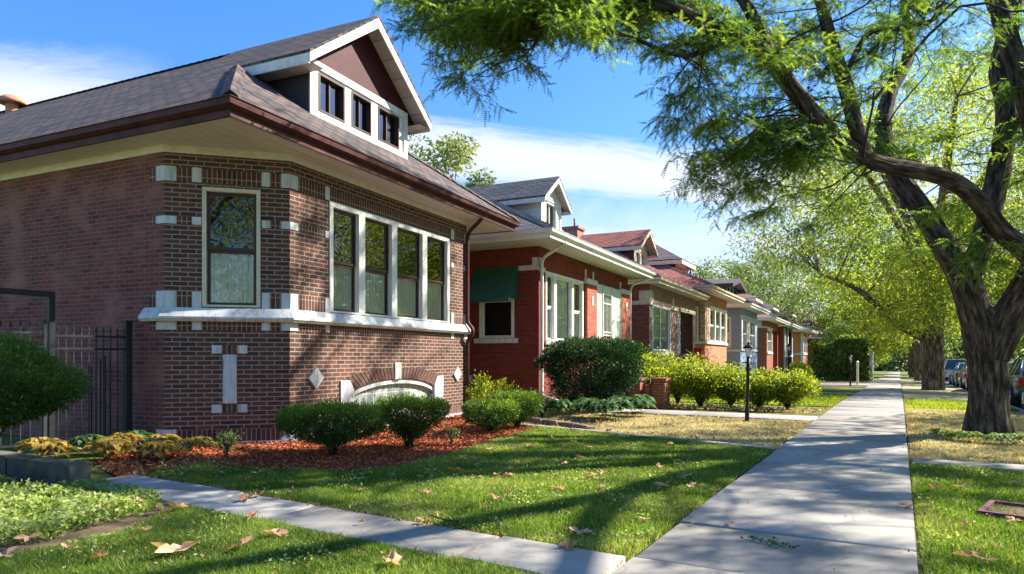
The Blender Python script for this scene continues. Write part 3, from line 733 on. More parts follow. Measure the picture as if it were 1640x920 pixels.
# ---------------------------------------------------------------- house 1 (nearest)
def house1():
    H = thing('brick_bungalow', 'nearest bungalow, brown brick with white stone trim, dark shingle roof and wide gabled dormer', 'house', (-7.88, 7.17, 0), R(5.0), GRP)
    A, B, C, D = (-1.3, -1.1), (0, 0), (0, 5.5), (-1.3, 6.55); S0, E0 = (-14, -1.1), (-14, 6.55)
    fs, fc, ff, fd, fe = Fr(S0, A), Fr(A, B), Fr(B, C), Fr(C, D), Fr(D, E0)
    zt = 4.27
    mb = MB()
    wallgrid(mb, fs, -.1, zt, (), 1)
    wallgrid(mb, fc, -.1, zt, [(.50, 1.29, 1.98, 3.70, .13)], 0)
    arch_c, arch_hw, arch_r = 2.8, 1.4, .31
    wallgrid(mb, ff, -.1, zt, [(.88, 4.72, 1.97, 3.76, .13), (1.40, 4.20, .02, .86, .12)], 0)
    # fill above the arch curve
    def az(u): 
        t = (u-arch_c)/arch_hw; return .53+arch_r*math.sqrt(max(0, 1-t*t*.98))
    K = 28
    for i in range(K):
        u0, u1 = 1.4+2.8*i/K, 1.4+2.8*(i+1)/K
        mb.face([ff(u0, az(u0)), ff(u1, az(u1)), ff(u1, .86), ff(u0, .86)], 0)
        mb.face([ff(u0, az(u0), -.12), ff(u1, az(u1), -.12), ff(u1, az(u1)), ff(u0, az(u0))], 0)
    wallgrid(mb, fd, -.1, zt); wallgrid(mb, fe, -.1, zt)
    mb.face([S0+(-.1,), E0+(-.1,), E0+(zt,), S0+(zt,)])
    wall = mb.build('wall', [M['brickH1'], M['brickH1side']], H)
    mb = MB(); strip(mb, offs([S0, A, B, C, D, E0], -.5), [(0, -.1), (0, zt)], close=False); mb.build('dark_room_liner', M['room_dark'], H)  # added near-black liner, paints the rooms behind the windows as unlit
    # soldier courses
    mb = MB(); p = .004
    for fr, u0, u1 in ((fs, fs.L-.30, fs.L), (fc, 0, fc.L), (ff, 0, ff.L), (fd, 0, fd.L)):
        mb.fbox(fr, u0, u1, 3.76, 3.96, 0, p)
        mb.fbox(fr, u0, u1, -.1, .2, 0, p)
        mb.fbox(fr, u0, u1, 1.63, 1.76, 0, p)
        for c, d in ((3.15, 3.27), (1.96, 2.19)):
            if fr is ff: segs = ((0, .87), (4.73, 5.5))
            elif fr is fc: segs = ((0, .47), (1.31, 1.70))
            else: segs = ((u0, u1),)
            for a, b in segs: mb.fbox(fr, a, b, c, d, 0, p)
    # panel surround on the chamfer
    mb.fbox(fc, .63, 1.11, 1.30, 1.42, 0, p); mb.fbox(fc, .63, 1.11, .44, .56, 0, p)
    mb.build('soldier_course', M['soldH1'], H)
    mb = MB()
    for i in range(30):   # arch voussoirs, tapered bricks following the curve
        a0 = 1.42+(2.76)*i/30; a1 = a0+2.76/30-.018
        if abs((a0+a1)/2-arch_c) < .11 and i != 14: continue
        k = lambda u, h: arch_c+(u-arch_c)*(1+h*.22)
        q = [(a0, az(a0)+.01), (a1, az(a1)+.01), (k(a1, 1), az(a1)+.21), (k(a0, 1), az(a0)+.21)]
        mb.face([ff(u, z, .012) for u, z in q]); 
        for j in range(4): mb.face([ff(q[j][0], q[j][1], 0), ff(q[(j+1) % 4][0], q[(j+1) % 4][1], 0), ff(q[(j+1) % 4][0], q[(j+1) % 4][1], .012), ff(q[j][0], q[j][1], .012)])
        if i in (14, 29): mb.build('brick_arch', M['archbrick'], H); mb = MB()
    # white stone blocks
    mb = MB(); o = .014
    def blk(fr, u0, u1, z0, z1, o1=o, nm='stone_block'):
        m_ = MB(); m_.fbox(fr, u0, u1, z0, z1, -.02, o1); m_.build(nm, M['lime'], H)
    def cstrip(*a):
        m_ = MB(); strip(m_, *a); m_.build('corner_stone', M['lime'], H)
    for c, d in ((3.76, 3.97), (3.15, 3.26), (1.95, 2.19), (1.64, 1.757)):
        blk(fc, .37, .49, c, d); blk(fc, 1.31, 1.42, c, d)
        blk(ff, .78, .88, c, d); blk(ff, 4.80, 4.92, c, d)
    # corner blocks wrap
    for c, d in ((3.76, 3.97), (3.15, 3.26), (1.95, 2.19), (1.64, 1.757), (-.1, .215)):
        cstrip([fs(fs.L-.14, 0)[:2], A, fc(.16, 0)[:2]], [(-.02, c), (.016, c), (.016, d), (-.02, d)])
        cstrip([fc(fc.L-.12, 0)[:2], B, ff(.16, 0)[:2]], [(-.02, c), (.016, c), (.016, d), (-.02, d)])
        cstrip([ff(ff.L-.12, 0)[:2], C, fd(.16, 0)[:2]], [(-.02, c), (.016, c), (.016, d), (-.02, d)])
    for u in (.63, .98): blk(fc, u, u+.13, 1.30, 1.42, .018); blk(fc, u, u+.13, .44, .56, .018)
    blk(fc, .775, .965, .575, 1.285, .012, 'stone_panel'); blk(fc, .80, .94, .61, 1.25, .026, 'panel_face')
    for (uc, zc, hu, hz) in ((.55, .92, .17, .17), (5.05, .88, .16, .16)):   # diamonds
        q = [(uc-hu, zc), (uc, zc-hz), (uc+hu, zc), (uc, zc+hz)]
        mb = MB(); mb.face([ff(u, z, .035) for u, z in q])
        for j in range(4): a, b = q[j], q[(j+1) % 4]; mb.face([ff(a[0], a[1], 0), ff(b[0], b[1], 0), ff(b[0], b[1], .035), ff(a[0], a[1], .035)])
        mb.build('stone_diamond', M['lime'], H)
    blk(ff, 2.70, 2.90, az(2.8)+.0, 1.15, .03, 'keystone')       # keystone
    for s in (-1, 1):  # springer stones
        u = arch_c+s*1.48; q = sorted([u-.24*s*-0-.17, u+.17]); mb = MB(); mb.fbox(ff, q[0], q[1], .10, .70, -.02, .025)
        q = [(u-.17, .70), (u+.17, .70), (u+.05*s+.12, .86), (u+.05*s-.12, .86)]
        mb.face([ff(a, b, .025) for a, b in q]); 
        for j in range(4): a, b = q[j], q[(j+1) % 4]; mb.face([ff(a[0], a[1], 0), ff(b[0], b[1], 0), ff(b[0], b[1], .025), ff(a[0], a[1], .025)])
        mb.build('springer_stone', M['lime'], H)
    mb = MB(); mb.fbox(ff, 0, 5.5, -.1, .035, .01, .06); mb.fbox(fc, .1, 1.70, -.1, .02, .01, .05)
    mb.build('footing_stone', M['lime'], H)
    # ledge
    mb = MB(); strip(mb, [fs(fs.L-.38, 0)[:2], A, B, C, D], [(-.02, 1.76), (.09, 1.76), (.11, 1.785), (.125, 1.80), (.125, 1.825), (.03, 1.955), (-.02, 1.965)])
    mb.build('stone_ledge', M['lime'], H)
    # basement window
    mb = MB()
    for i in range(K):
        u0, u1 = 1.4+2.8*i/K, 1.4+2.8*(i+1)/K
        mb.face([ff(u0, .03, -.10), ff(u1, .03, -.10), ff(u1, az(u1), -.10), ff(u0, az(u0), -.10)], 0)
    w = mb.build('basement_window', M['glassblock'], H)
    mb = MB()
    for i in range(K):
        u0, u1 = 1.4+2.8*i/K, 1.4+2.8*(i+1)/K; h = .085
        g0, g1 = max(.05, az(u0)-h), max(.05, az(u1)-h)
        mb.face([ff(u0, g0, -.02), ff(u1, g1, -.02), ff(u1, az(u1), -.02), ff(u0, az(u0), -.02)]); mb.face([ff(u0, g0, -.1), ff(u1, g1, -.1), ff(u1, g1, -.02), ff(u0, g0, -.02)])
    for u in (1.4, 4.12): mb.fbox(ff, u, u+.08, .03, .5, -.1, -.02)
    mb.build('arched_frame', M['lime'], w)
    # windows
    window(H, fc, .50, 1.29, 1.975, 3.70, .055, cas=M['cream'], split=.49)
    us = [.88, 1.72, 2.69, 3.74, 4.72]
    for i in range(4): window(H, ff, us[i], us[i+1], 1.97, 3.76, .085, cl=.085, cr=.085, split=.47)
    # eaves
    rect = (-14.2, .50, -1.58, 7.0)
    eaves(H, rect, 4.27, 4.465, M['maroon'], M['maroon'], M['soffit'], [S0, A, B, C, D, E0], M['frieze'])
    mb = MB(); xr, ym = hiproof(mb, -14.25, .56, -1.64, 7.06, 4.49, 7.60, None)
    rf = mb.build('roof', M['shH1'], H)
    mb = MB(); hp = lambda y0: Vector((.56, y0, 4.52)).lerp(Vector((xr, ym, 7.60)), .5); ridgecap(mb, (.56, -1.64, 4.52), hp(-1.64), .12, .012); mb.build('ridge_cap', M['shH1'], rf); mb = MB(); ridgecap(mb, (.56, 7.06, 4.52), hp(7.06), .12, .012); mb.build('ridge_cap', M['shH1'], rf); mb = MB(); ridgecap(mb, (-14.2, ym, 7.60), (-3.9, ym, 7.60), .12, .01)
    mb.build('ridge_cap', M['shH1'], rf)
    W = lambda y0, y1, z0, z1: (y0-1.18, y1-1.18, z0, z1)
    gable_dormer(H, -.70, 2.69, 1.48, 5.42, 6.24, 7.635, -.33, 1.87, -3.95, (M['darkside'], M['whiteworn'], M['darkred'], M['whiteworn']),
                 [W(1.42, 2.12, 5.50, 6.16), W(2.32, 2.92, 5.50, 6.16), W(3.14, 3.86, 5.50, 6.16)], M['shH1'], barge=.15)
    # chimney behind the ridge
    mb = MB(); mb.box(-2.05, -1.5, 3.15, 3.6, 7.0, 7.78); mb.box(-2.1, -1.45, 3.1, 3.65, 7.78, 7.86)
    mb.build('chimney', plain('pale_chimney', (.4, .33, .27), .9, .4, 12), H)
    # roof vent
    mb = MB(); c = (-11.25, 2.45, 7.50)
    mb.tube([(c[0], c[1], 7.2), (c[0], c[1], 7.60)], .15, 14); mb.lathe([(.30, .08), (.33, .10), (.29, .19), (.19, .26), (.08, .30), (0.001, .31)], c, 18)
    mb.lathe([(.30, .08), (.15, .09), (.001, .09)], c, 18); mb.build('roof_vent', M['terra'], H)
    downspout(H, [(.53, 5.35, 4.42), (.42, 5.40, 4.25), (.10, 5.44, 4.02), (.055, 5.44, 3.9), (.055, 5.44, 2.0), (.19, 5.44, 1.88), (.19, 5.44, 1.76), (.055, 5.44, 1.6), (.055, 5.44, .12)], M['maroon'], .045)
    return H
house1()

def bungalow(label, o, rot, z, W, wallm, frontm, sof, fas, gut, roofm, zs=4.2, zr=6.9, over=(.9, 1.1), plan=None, trims=(), wins=(), porch=None, dorm=None, dep=12, spout=None, extra=None, side_wins=()):
    H = thing('brick_bungalow', label, 'house', (o[0], o[1], z), R(rot), GRP)
    pts = plan or [(-dep, 0), (0, 0), (0, W), (-dep, W)]
    frs = [Fr(a, b) for a, b in zip(pts, pts[1:])]
    mb = MB()
    for i, fr in enumerate(frs):
        ops = [(w[1], w[2], w[3], w[4], .12) for w in wins if w[0] == i]
        if porch and porch[0] == i: ops.append((porch[1], porch[2], porch[3], porch[4], 1.3, True))
        wallgrid(mb, fr, -2.0, zs, ops, 0 if i == 0 else 1)
    mb.build('wall', [wallm, frontm], H)
    mb = MB(); ip = offs(pts, -(1.6 if porch else .45)); strip(mb, ip, [(0, -.5), (0, zs)], close=False); mb.build('dark_room_liner', M['room_dark'], H)  # added near-black liner painting the room darkness behind the panes
    if trims:
        for (i, a, b, c, d, pr) in trims:
            mb = MB(); mb.fbox(frs[i], a, b, c, d, -.01, pr); mb.build('stone_trim', extra or M['lime'], H)
    for w in wins: window(H, frs[w[0]], w[1], w[2], w[3], w[4], .08, sash=M['white'], split=w[5], cur=w[6] if len(w) > 6 else 'half', mull=w[7] if len(w) > 7 else 0)
    x0, x1, y0, y1 = -dep-.3, over[0], -over[1], W+(over[2] if len(over) > 2 else over[1]*.9)
    eaves(H, (x0, x1, y0, y1), zs, zs+.2, gut, fas, sof)
    mb = MB(); xr, ym = hiproof(mb, x0, x1+.05, y0-.05, y1+.05, zs+.22, zr)
    rf = mb.build('roof', roofm, H); mb = MB()
    ridgecap(mb, (x1+.05, y0-.05, zs+.22), (xr, ym, zr)); mb.build('ridge_cap', roofm, rf); mb = MB(); ridgecap(mb, (x1+.05, y1+.05, zs+.22), (xr, ym, zr)); mb.build('ridge_cap', roofm, rf)
    return H, frs
# ---------------------------------------------------------------- house 2
H2, f2 = bungalow('red painted brick bungalow with a green metal awning and small white sided dormer', (-8.19, 15.8), 3.5, 0, 8.1, M['brickH2'], M['brickH2'], M['soffitw'], M['white'], M['white'], M['shH2'], 4.15, 6.75, (.82, 1.15, .5),
    trims=[(0, 11.3, 12.0, 3.53, 3.66, .02), (0, 11.83, 11.99, 3.66, 3.86, .022), (1, .01, .16, 3.66, 3.86, .022), (1, .01, .40, 3.5, 3.62, .03), (1, 3.42, 4.36, 3.50, 3.66, .13), (1, 3.50, 3.62, 3.66, 3.95, .02), (1, 4.18, 4.32, 3.66, 3.95, .02), (1, 3.85, 4.0, 2.85, 3.15, .125),
           (1, 7.02, 8.10, 3.50, 3.66, .13), (1, 7.1, 7.22, 3.66, 3.92, .02), (1, 7.5, 7.66, 2.9, 3.2, .125), (1, .4, 3.4, 1.58, 1.68, .06), (0, 10.1, 11.42, 1.62, 1.75, .06), (0, 9.9, 10.02, .55, .75, .03)],
    wins=[(0, 10.24, 11.30, 1.76, 2.85, .0, None), (1, .45, 1.13, 1.7, 3.55, .5, 'half'), (1, 1.13, 2.45, 1.7, 3.55, 0, 'full'), (1, 2.45, 3.35, 1.7, 3.55, .5, 'half')])
for a, b in ((3.44, 4.34), (7.04, 8.06)):
    mb = MB(); mb.fbox(f2[1], a, b, -.3, 3.5, 0, .11); mb.build('brick_pier', M['brickH2p'], H2)
mb = MB(); fr = f2[1]     # white ornamental entrance screen
mb.fbox(fr, 4.40, 5.02, 1.4, 3.3, .01, .05); mb.fbox(fr, 5.98, 7.0, 1.4, 3.3, .01, .05); mb.fbox(fr, 4.40, 7.0, 3.3, 3.6, .01, .06)
for u in (4.36, 5.00, 5.93, 6.98): mb.fbox(fr, u, u+.06, 1.4, 3.62, 0, .085)
for k in range(9): mb.fbox(fr, 4.46, 4.98, 1.5+.2*k, 1.52+.2*k, .05, .062); mb.fbox(fr, 6.02, 6.96, 1.5+.2*k, 1.52+.2*k, .05, .062)
for k in range(5): mb.fbox(fr, 6.12+.18*k, 6.14+.18*k, 1.42, 3.28, .05, .062)
for k in range(3): mb.fbox(fr, 4.58+.13*k, 4.60+.13*k, 1.42, 3.28, .05, .062)
scr = mb.build('entrance_screen', plain('pale_green_white_panel', (.58, .62, .54), .6, .35, 16, .3), H2)
mb = MB(); mb.fbox(fr, 5.06, 5.93, .9, 3.28, .0, .04, 0)
for k in range(6): mb.fbox(fr, 5.12+.145*k, 5.135+.145*k, 1.0, 3.2, .04, .06, 1)
for zz in (1.95, 2.05, 3.0): mb.fbox(fr, 5.08, 5.91, zz, zz+.035, .04, .07, 1)
mb.build('security_door', [M['door'], M['whiteworn']], H2)
mb = MB()   # awning over the side window, at y'=0 side wall (normal -y')
f = f2[0]; ua, ub = 10.14, 11.42; zt, zb, oo = 3.66, 2.78, .62
q = [f(ua, zt, .02), f(ub, zt, .02), f(ub, zb, oo), f(ua, zb, oo)]
mb.face([q[3], q[2], q[1], q[0]], 0, [(0, 0), (1.2, 0), (1.2, 1.1), (0, 1.1)]); mb.face([(p[0], p[1], p[2]-.02) for p in q])
for u in (ua, ub): mb.face([f(u, zt, .02), f(u, zb, .02), f(u, zb, oo)], 0)
mb.fbox(f, ua, ub, zb-.1, zb, oo-.02, oo, 0)
mb.build('window_awning', M['green_awn'], H2)
gable_dormer(H2, -1.0, 3.2, .80, 5.05, 6.02, 6.82, -.72, 1.08, -4.2, (M['whiteside'], M['whiteworn'], M['whiteworn'], M['whiteworn']), [(.38, 1.22, 5.2, 6.0)], M['shH2'], barge=.12)
downspout(H2, [(.82, -.15, 4.2), (.72, -.1, 4.12), (.16, .02, 3.86), (.08, .04, 3.75), (.08, .04, .35), (.12, .0, .22), (1.25, -.75, .06)], M['white'], .045)
downspout(H2, [(.8, 8.5, 4.2), (.7, 8.45, 4.1), (.16, 8.16, 3.9), (.08, 8.16, 3.7), (.08, 8.16, .1)], M['white'], .045)
# ---------------------------------------------------------------- house 3
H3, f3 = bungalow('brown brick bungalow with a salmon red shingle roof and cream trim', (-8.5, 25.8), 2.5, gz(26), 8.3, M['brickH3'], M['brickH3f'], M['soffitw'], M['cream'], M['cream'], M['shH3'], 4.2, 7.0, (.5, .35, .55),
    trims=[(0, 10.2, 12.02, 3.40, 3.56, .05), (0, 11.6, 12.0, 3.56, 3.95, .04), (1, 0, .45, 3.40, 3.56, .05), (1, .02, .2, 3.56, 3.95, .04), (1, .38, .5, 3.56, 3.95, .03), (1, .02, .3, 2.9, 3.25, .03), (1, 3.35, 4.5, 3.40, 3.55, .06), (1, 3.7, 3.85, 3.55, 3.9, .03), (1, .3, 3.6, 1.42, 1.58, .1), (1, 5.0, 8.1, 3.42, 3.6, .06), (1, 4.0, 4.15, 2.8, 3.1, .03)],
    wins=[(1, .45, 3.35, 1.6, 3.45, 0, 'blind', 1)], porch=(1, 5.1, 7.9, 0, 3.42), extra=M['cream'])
mb = MB(); mb.fbox(f3[1], 5.1, 7.9, -.8, 1.5, .0, .2); mb.fbox(f3[1], 7.55, 7.9, 1.5, 3.42, .0, .06); mb.build('porch_parapet', M['brickH3f'], H3)
mb = MB()
for k in range(12): mb.fbox(f3[1], 4.55, 5.08, 1.55+.15*k, 1.57+.15*k, .01, .03)
for k in range(4): mb.fbox(f3[1], 4.57+.15*k, 4.60+.15*k, 1.5, 3.35, .01, .03)
mb.build('lattice_screen', M['white'], H3)
gable_dormer(H3, -1.4, 3.55, 1.0, 5.15, 6.15, 7.02, -.95, 1.35, -4.6, (M['maroonside'], M['cream'], M['cream'], M['cream']), [(.28, .92, 5.25, 6.0), (1.08, 1.72, 5.25, 6.0)], M['shH3'], barge=.14)
mb = MB(); mb.box(-4.9, -4.2, 3.0, 3.8, 6.2, 7.25); mb.box(-4.97, -4.13, 2.93, 3.87, 7.25, 7.36); mb.tube([(-4.5, 3.4, 7.3), (-4.5, 3.4, 7.8)], .05, 6); mb.build('chimney', M['brickH3f'], H3)
# ---------------------------------------------------------------- house 4
H4, f4 = bungalow('tan orange brick bungalow with a white banked front bay and hipped brown dormer', (-8.83, 35.9), 2, .32, 6.6, M['brickH4'], M['brickH4'], M['soffitw'], M['cream'], M['cream'], M['shH3'], 4.3, 6.9, (.7, 1.75, 1.5),
    plan=[(-12, -1.3), (-1.3, -1.3), (0, 0), (0, 6.2), (-1.3, 7.5), (-12, 7.5)],
    trims=[(0, 9.5, 10.7, 3.55, 3.68, .03), (1, 0, 1.83, 1.62, 1.74, .07), (2, 0, 6.2, 1.62, 1.76, .09), (2, .02, .12, 1.8, 3.8, .03), (2, 6.0, 6.15, 1.8, 3.8, .03), (2, 1.1, 6.0, 3.6, 3.7, .03)],
    wins=[(1, .35, 1.45, 1.75, 3.55, .5, 'half'), (2, 1.2, 2.75, 1.78, 3.6, .5, 'half'), (2, 2.75, 4.3, 1.78, 3.6, .5, 'half'), (2, 4.3, 5.9, 1.78, 3.6, .5, 'half')], extra=M['cream'])
gable_dormer(H4, -2.0, 3.0, 1.15, 5.2, 6.35, 7.5, -1.5, 1.7, -6.0, (M['maroonside'], M['cream'], M['cream'], M['cream']), [(.25, .75, 5.4, 6.15), (.85, 1.45, 5.4, 6.15), (1.55, 2.05, 5.4, 6.15)], M['shGrey'], barge=.2, hip=1.9)
M['diaper'] = brick('patterned_brick', [(.62, .45, .3), (.30, .10, .06)], (.5, .35, .25), bw=.11, bh=.09)
for fi, ua, ub in ((1, 1.52, 1.82), (2, .14, 1.08)):
    mb = MB(); mb.fbox(f4[fi], ua, ub, 1.78, 3.85, 0, .04); mb.build('patterned_pier', M['diaper'], H4)
# ---------------------------------------------------------------- house 5
H5, f5 = bungalow('blue grey painted bungalow with white window frames and a dark shed dormer', (-9.1, 46.5), 2, .15, 7.6, M['blue'], M['blue'], M['soffitw'], M['white'], M['white'], M['shDark'], 4.35, 7.0, (.8, 1.0, .6),
    trims=[(0, 9.9, 12.0, 1.45, 1.6, .06), (1, 0, 7.6, 1.5, 1.62, .07), (1, .05, .4, 1.62, 3.75, .08), (1, 3.0, 3.3, 1.62, 3.75, .08), (1, 0, 7.5, 3.75, 3.9, .06)],
    wins=[(0, 9.9, 11.4, 1.7, 3.75, .5, 'half'), (1, .5, 2.9, 1.7, 3.7, .5, 'half', 1), (1, 3.6, 6.6, 1.7, 3.7, .5, 'half', 2)])
gable_dormer(H5, -1.2, 3.7, 2.2, 5.1, 6.1, 6.7, -.6, 2.9, -5.5, (M['blue'], M['blue'], M['blue'], M['darkbrown']), [(.5, 1.3, 5.35, 6.0), (1.8, 2.6, 5.35, 6.0), (3.1, 3.9, 5.35, 6.0)], M['shDark'], barge=.2)
gable_dormer(H5, -4.6, 3.6, 1.1, 6.0, 6.4, 7.95, -4.1, 1.6, -8.5, (M['blue'], M['blue'], M['maroonside'], M['blue']), [(.7, 1.5, 6.1, 6.7)], M['shBlue'], barge=.22)
# ---------------------------------------------------------------- houses 6..9
H6, f6 = bungalow('russet brick bungalow with a grey gutter, white stone band and brown shingle roof', (-9.7, 60.5), 2, -.05, 8.0, M['brickH6'], M['brickH6'], M['soffitw'], M['white'], M['white'], M['shBrown'], 4.35, 7.1, (.9, 1.6),
    trims=[(0, 8.5, 12.0, 3.75, 3.9, .05), (0, 11.2, 11.6, 3.9, 4.3, .05), (1, 0, 3.9, 3.7, 3.85, .06), (1, .2, 3.6, 1.55, 1.7, .08)],
    wins=[(0, 9.0, 10.6, 1.7, 3.7, .5, 'half'), (1, .4, 3.4, 1.7, 3.7, .5, 'half', 2)], porch=(1, 4.2, 7.7, 0, 3.7))
gable_dormer(H6, -1.6, 4.0, 1.5, 5.2, 6.5, 7.6, -1.1, 2.2, -6, (M['cream'], M['cream'], M['cream'], M['white']), [(.4, 1.2, 5.5, 6.3), (1.8, 2.6, 5.5, 6.3)], M['shBrown'], barge=.2, hip=2.2)
H7, f7 = bungalow('dark brown bungalow with a white columned porch between russet and orange houses', (-9.9, 71.5), 2, -.05, 8.0, M['brickH6'], M['darkbrown'], M['soffitw'], M['white'], M['white'], M['shDark'], 4.3, 6.9, (.9, 1.2),
    trims=[(1, .1, .5, -.8, 4.2, .12), (1, 3.2, 3.6, -.8, 4.2, .12), (1, 7.4, 7.8, -.8, 4.2, .12), (1, 0, 8, 1.3, 1.5, .14)],
    wins=[(1, .8, 2.9, 1.6, 3.7, .5, 'half', 1)], porch=(1, 4.0, 7.2, 0, 3.9))
gable_dormer(H7, -1.6, 4.0, 1.6, 5.2, 6.4, 7.6, -1.1, 2.3, -6, (M['white'], M['white'], M['white'], M['white']), [(.5, 1.3, 5.5, 6.3), (1.9, 2.7, 5.5, 6.3)], M['shGrey'], barge=.2, hip=2.2)
H8, f8 = bungalow('bright orange brick bungalow with tall white cornered bay windows', (-9.9, 87), 2, 0, 7.4, M['brickH8'], M['brickH8'], M['soffitw'], M['white'], M['white'], M['shGrey'], 4.2, 6.9, (1.1, 1.7),
    plan=[(-12, -1.3), (-1.3, -1.3), (0, 0), (0, 6.2), (-1.3, 7.5), (-12, 7.5)],
    trims=[(0, 9.3, 10.7, 1.5, 1.7, .08), (0, 10.4, 10.68, -.6, 4.1, .05), (1, 0, 1.84, 1.5, 1.7, .08), (2, 0, 6.2, 1.5, 1.7, .1), (2, .02, .3, -.6, 4.1, .05), (2, 5.9, 6.18, -.6, 4.1, .05), (1, 1.5, 1.82, -.6, 4.1, .05)],
    wins=[(0, 7.5, 9.6, 1.75, 3.7, .5, 'half'), (2, .6, 3.0, 1.75, 3.7, .5, 'half', 1), (2, 3.2, 5.7, 1.75, 3.7, .5, 'half', 1)])
gable_dormer(H8, -1.8, 3.2, 1.6, 5.2, 6.5, 7.7, -1.2, 2.4, -6, (M['white'], M['white'], M['white'], M['white']), [(.5, 1.3, 5.5, 6.3), (1.9, 2.7, 5.5, 6.3)], M['shDark'], barge=.2, hip=2.4)
for i, (yy, lab, wm, rmm) in enumerate(((101, 'red roofed bungalow half hidden above the ivy hedge', M['brickH6'], M['shBrown']), (113, 'far pale brick bungalow with a pinkish roof beyond the ivy hedge', M['brickH4'], M['shH3']))):
    h, fx = bungalow(lab, (-9.6, yy), 2, gz(yy)+.4, 8.2, wm, wm, M['soffitw'], M['white'], M['white'], rmm, 4.3, 7.6, (.9, 1.3), wins=[(1, 1, 3.5, 1.7, 3.6, .5, 'half', 1), (1, 4.5, 7, 1.7, 3.6, .5, 'half', 1)])
    gable_dormer(h, -1.6, 4.0, 1.6, 5.3, 6.6, 8.0, -1.1, 2.3, -6, (M['maroonside'], M['white'], M['white'], M['white']), [(.5, 1.3, 5.6, 6.4), (1.9, 2.7, 5.6, 6.4)], rmm, barge=.25)

# ================================================================ FENCE, LOW WALL, STREET FURNITURE
FX = -9.6
def picket(mb, x, y, z0, z1, r=.0065):
    mb.box(x-r, x+r, y-r, y+r, z0, z1, 0); mb.lathe([(r*1.9, 0), (r*2.2, .02), (.001, .07)], (x, y, z1), 6, 0, False)
fence = thing('iron_fence', 'black iron picket fence panel between the tall gate post and the brick wall', 'fence', (FX, 5.24, 0))
mb = MB(); 
for k in range(10): picket(mb, 0, -.42+k*.098, .07, 1.60)
mb.build('picket', M['steel'], fence, kind='stuff')
mb = MB()
for z in (.12, 1.36, 1.53): mb.box(-.015, .015, -.49, .50, z-.015, z+.015)
mb.build('rail', M['iron'], fence)
mb = MB(); mb.box(-.045, .045, .46, .55, -.05, 1.74); mb.box(-.055, .055, .45, .56, 1.74, 1.77); mb.build('post', M['iron'], fence)
gate = thing('iron_gate', 'tall iron garden gate under a square black overhead frame at the left', 'gate', (FX, 4.2, 0))
mb = MB(); mb.box(-.035, .035, .50, .57, -.05, 2.10); mb.box(-.035, .035, -1.1, -1.03, -.05, 2.1); mb.box(-.035, .035, -1.03, .50, 2.03, 2.10); mb.build('overhead_frame', M['iron'], gate)
mb = MB(); mb.box(-.02, .02, .44, .48, .1, 1.72); mb.box(-.02, .02, -1.0, -.96, .1, 1.72)
for z in (.14, 1.38, 1.56): mb.box(-.014, .014, -.96, .44, z-.015, z+.015)
mb.build('gate_leaf_frame', M['steel'], gate)
mb = MB()
for k in range(12): picket(mb, 0, -.90+k*.108, .16, 1.64)
mb.build('picket', M['steel'], gate, kind='stuff')
leafg = thing('folded_gate', 'low black gate leaf with a curved top folded against the brick wall', 'gate', (-10.35, 5.6, 0), R(10))
mb = MB(); pts = [(0, 0, 0), (0, 0, 1.1), (.12, 0, 1.2), (.35, 0, 1.3), (.5, 0, 1.32), (.5, 0, 0)]; mb.tube(pts, .022, 6); mb.build('gate_leaf_frame', M['iron'], leafg)
mb = MB()
for k in range(5): mb.box(.07+k*.09, .085+k*.09, -.008, .008, .05, 1.12+.05*k)
mb.build('picket', M['iron'], leafg, kind='stuff')
lw = MB(); lw.box(-9.6, -8.25, 3.62, 3.82, -.05, .20); lw.box(-8.235, -7.02, 3.63, 3.83, -.05, .19)
tagd(lw.build('low_wall', M['oldwall']), 'low old concrete curb wall at the foot of the iron gate', 'wall')

def lamp_post(x, y, z, h, lab, tilt=0):
    L = thing('lamp_post', lab, 'lamp post', (x, y, z), 0, 'short garden lamp posts')
    L.rotation_euler = (0, R(tilt), 0)
    mb = MB(); mb.lathe([(.042, -.1), (.042, .25), (.032, .28), (.030, h-.52), (.05, h-.50), (.05, h-.46), (.035, h-.44), (.035, h-.24), (.001, h-.24)], n=14); mb.tube([(-.10, 0, h-.36), (.10, 0, h-.36)], .012, 6); mb.build('post', M['iron'], L)
    mb = MB(); mb.lathe([(.001, h-.245), (.06, h-.24), (.06, h-.225), (.04, h-.22), (.085, h-.08), (.001, h-.08)], n=8, smooth=False)
    mb.build('lantern_glass', M['lampglass'], L)
    mb = MB()
    for k in range(4):
        a = math.pi/4+k*math.pi/2; mb.tube([(.043*math.cos(a), .043*math.sin(a), h-.22), (.088*math.cos(a), .088*math.sin(a), h-.08)], .006, 5)
    mb.lathe([(.11, h-.085), (.115, h-.075), (.07, h-.03), (.03, h-.01), (.02, h), (.03, h+.01), (.001, h+.05)], n=12); mb.lathe([(.11, h-.085), (.001, h-.083)], n=12)
    mb.build('lantern_cap', M['iron'], L)
lamp_post(-2.57, 13.75, 0, 1.50, 'black lamp post standing in the dry lawn left of the sidewalk', 1.2)
lamp_post(-4.35, 33.0, gz(33), 2.0, 'grey black lamp post in front of the orange house beyond the yellow green hedge')
lamp_post(-2.25, 40.3, gz(40)+.0, 1.62, 'small far black lamp post in front of the ivy hedge near the sidewalk')
mb = MB(); mb.box(-.06, .06, -.06, .06, 0, 1.25); mb.lathe([(.085, 0), (.085, .03), (.001, .1)], (0, 0, 1.25), 4, 0, False)
tagd(mb.build('white_post', M['white'], loc=(-2.05, 43.2, gz(43))), 'short white post in the dry grass before the ivy hedge', 'post')
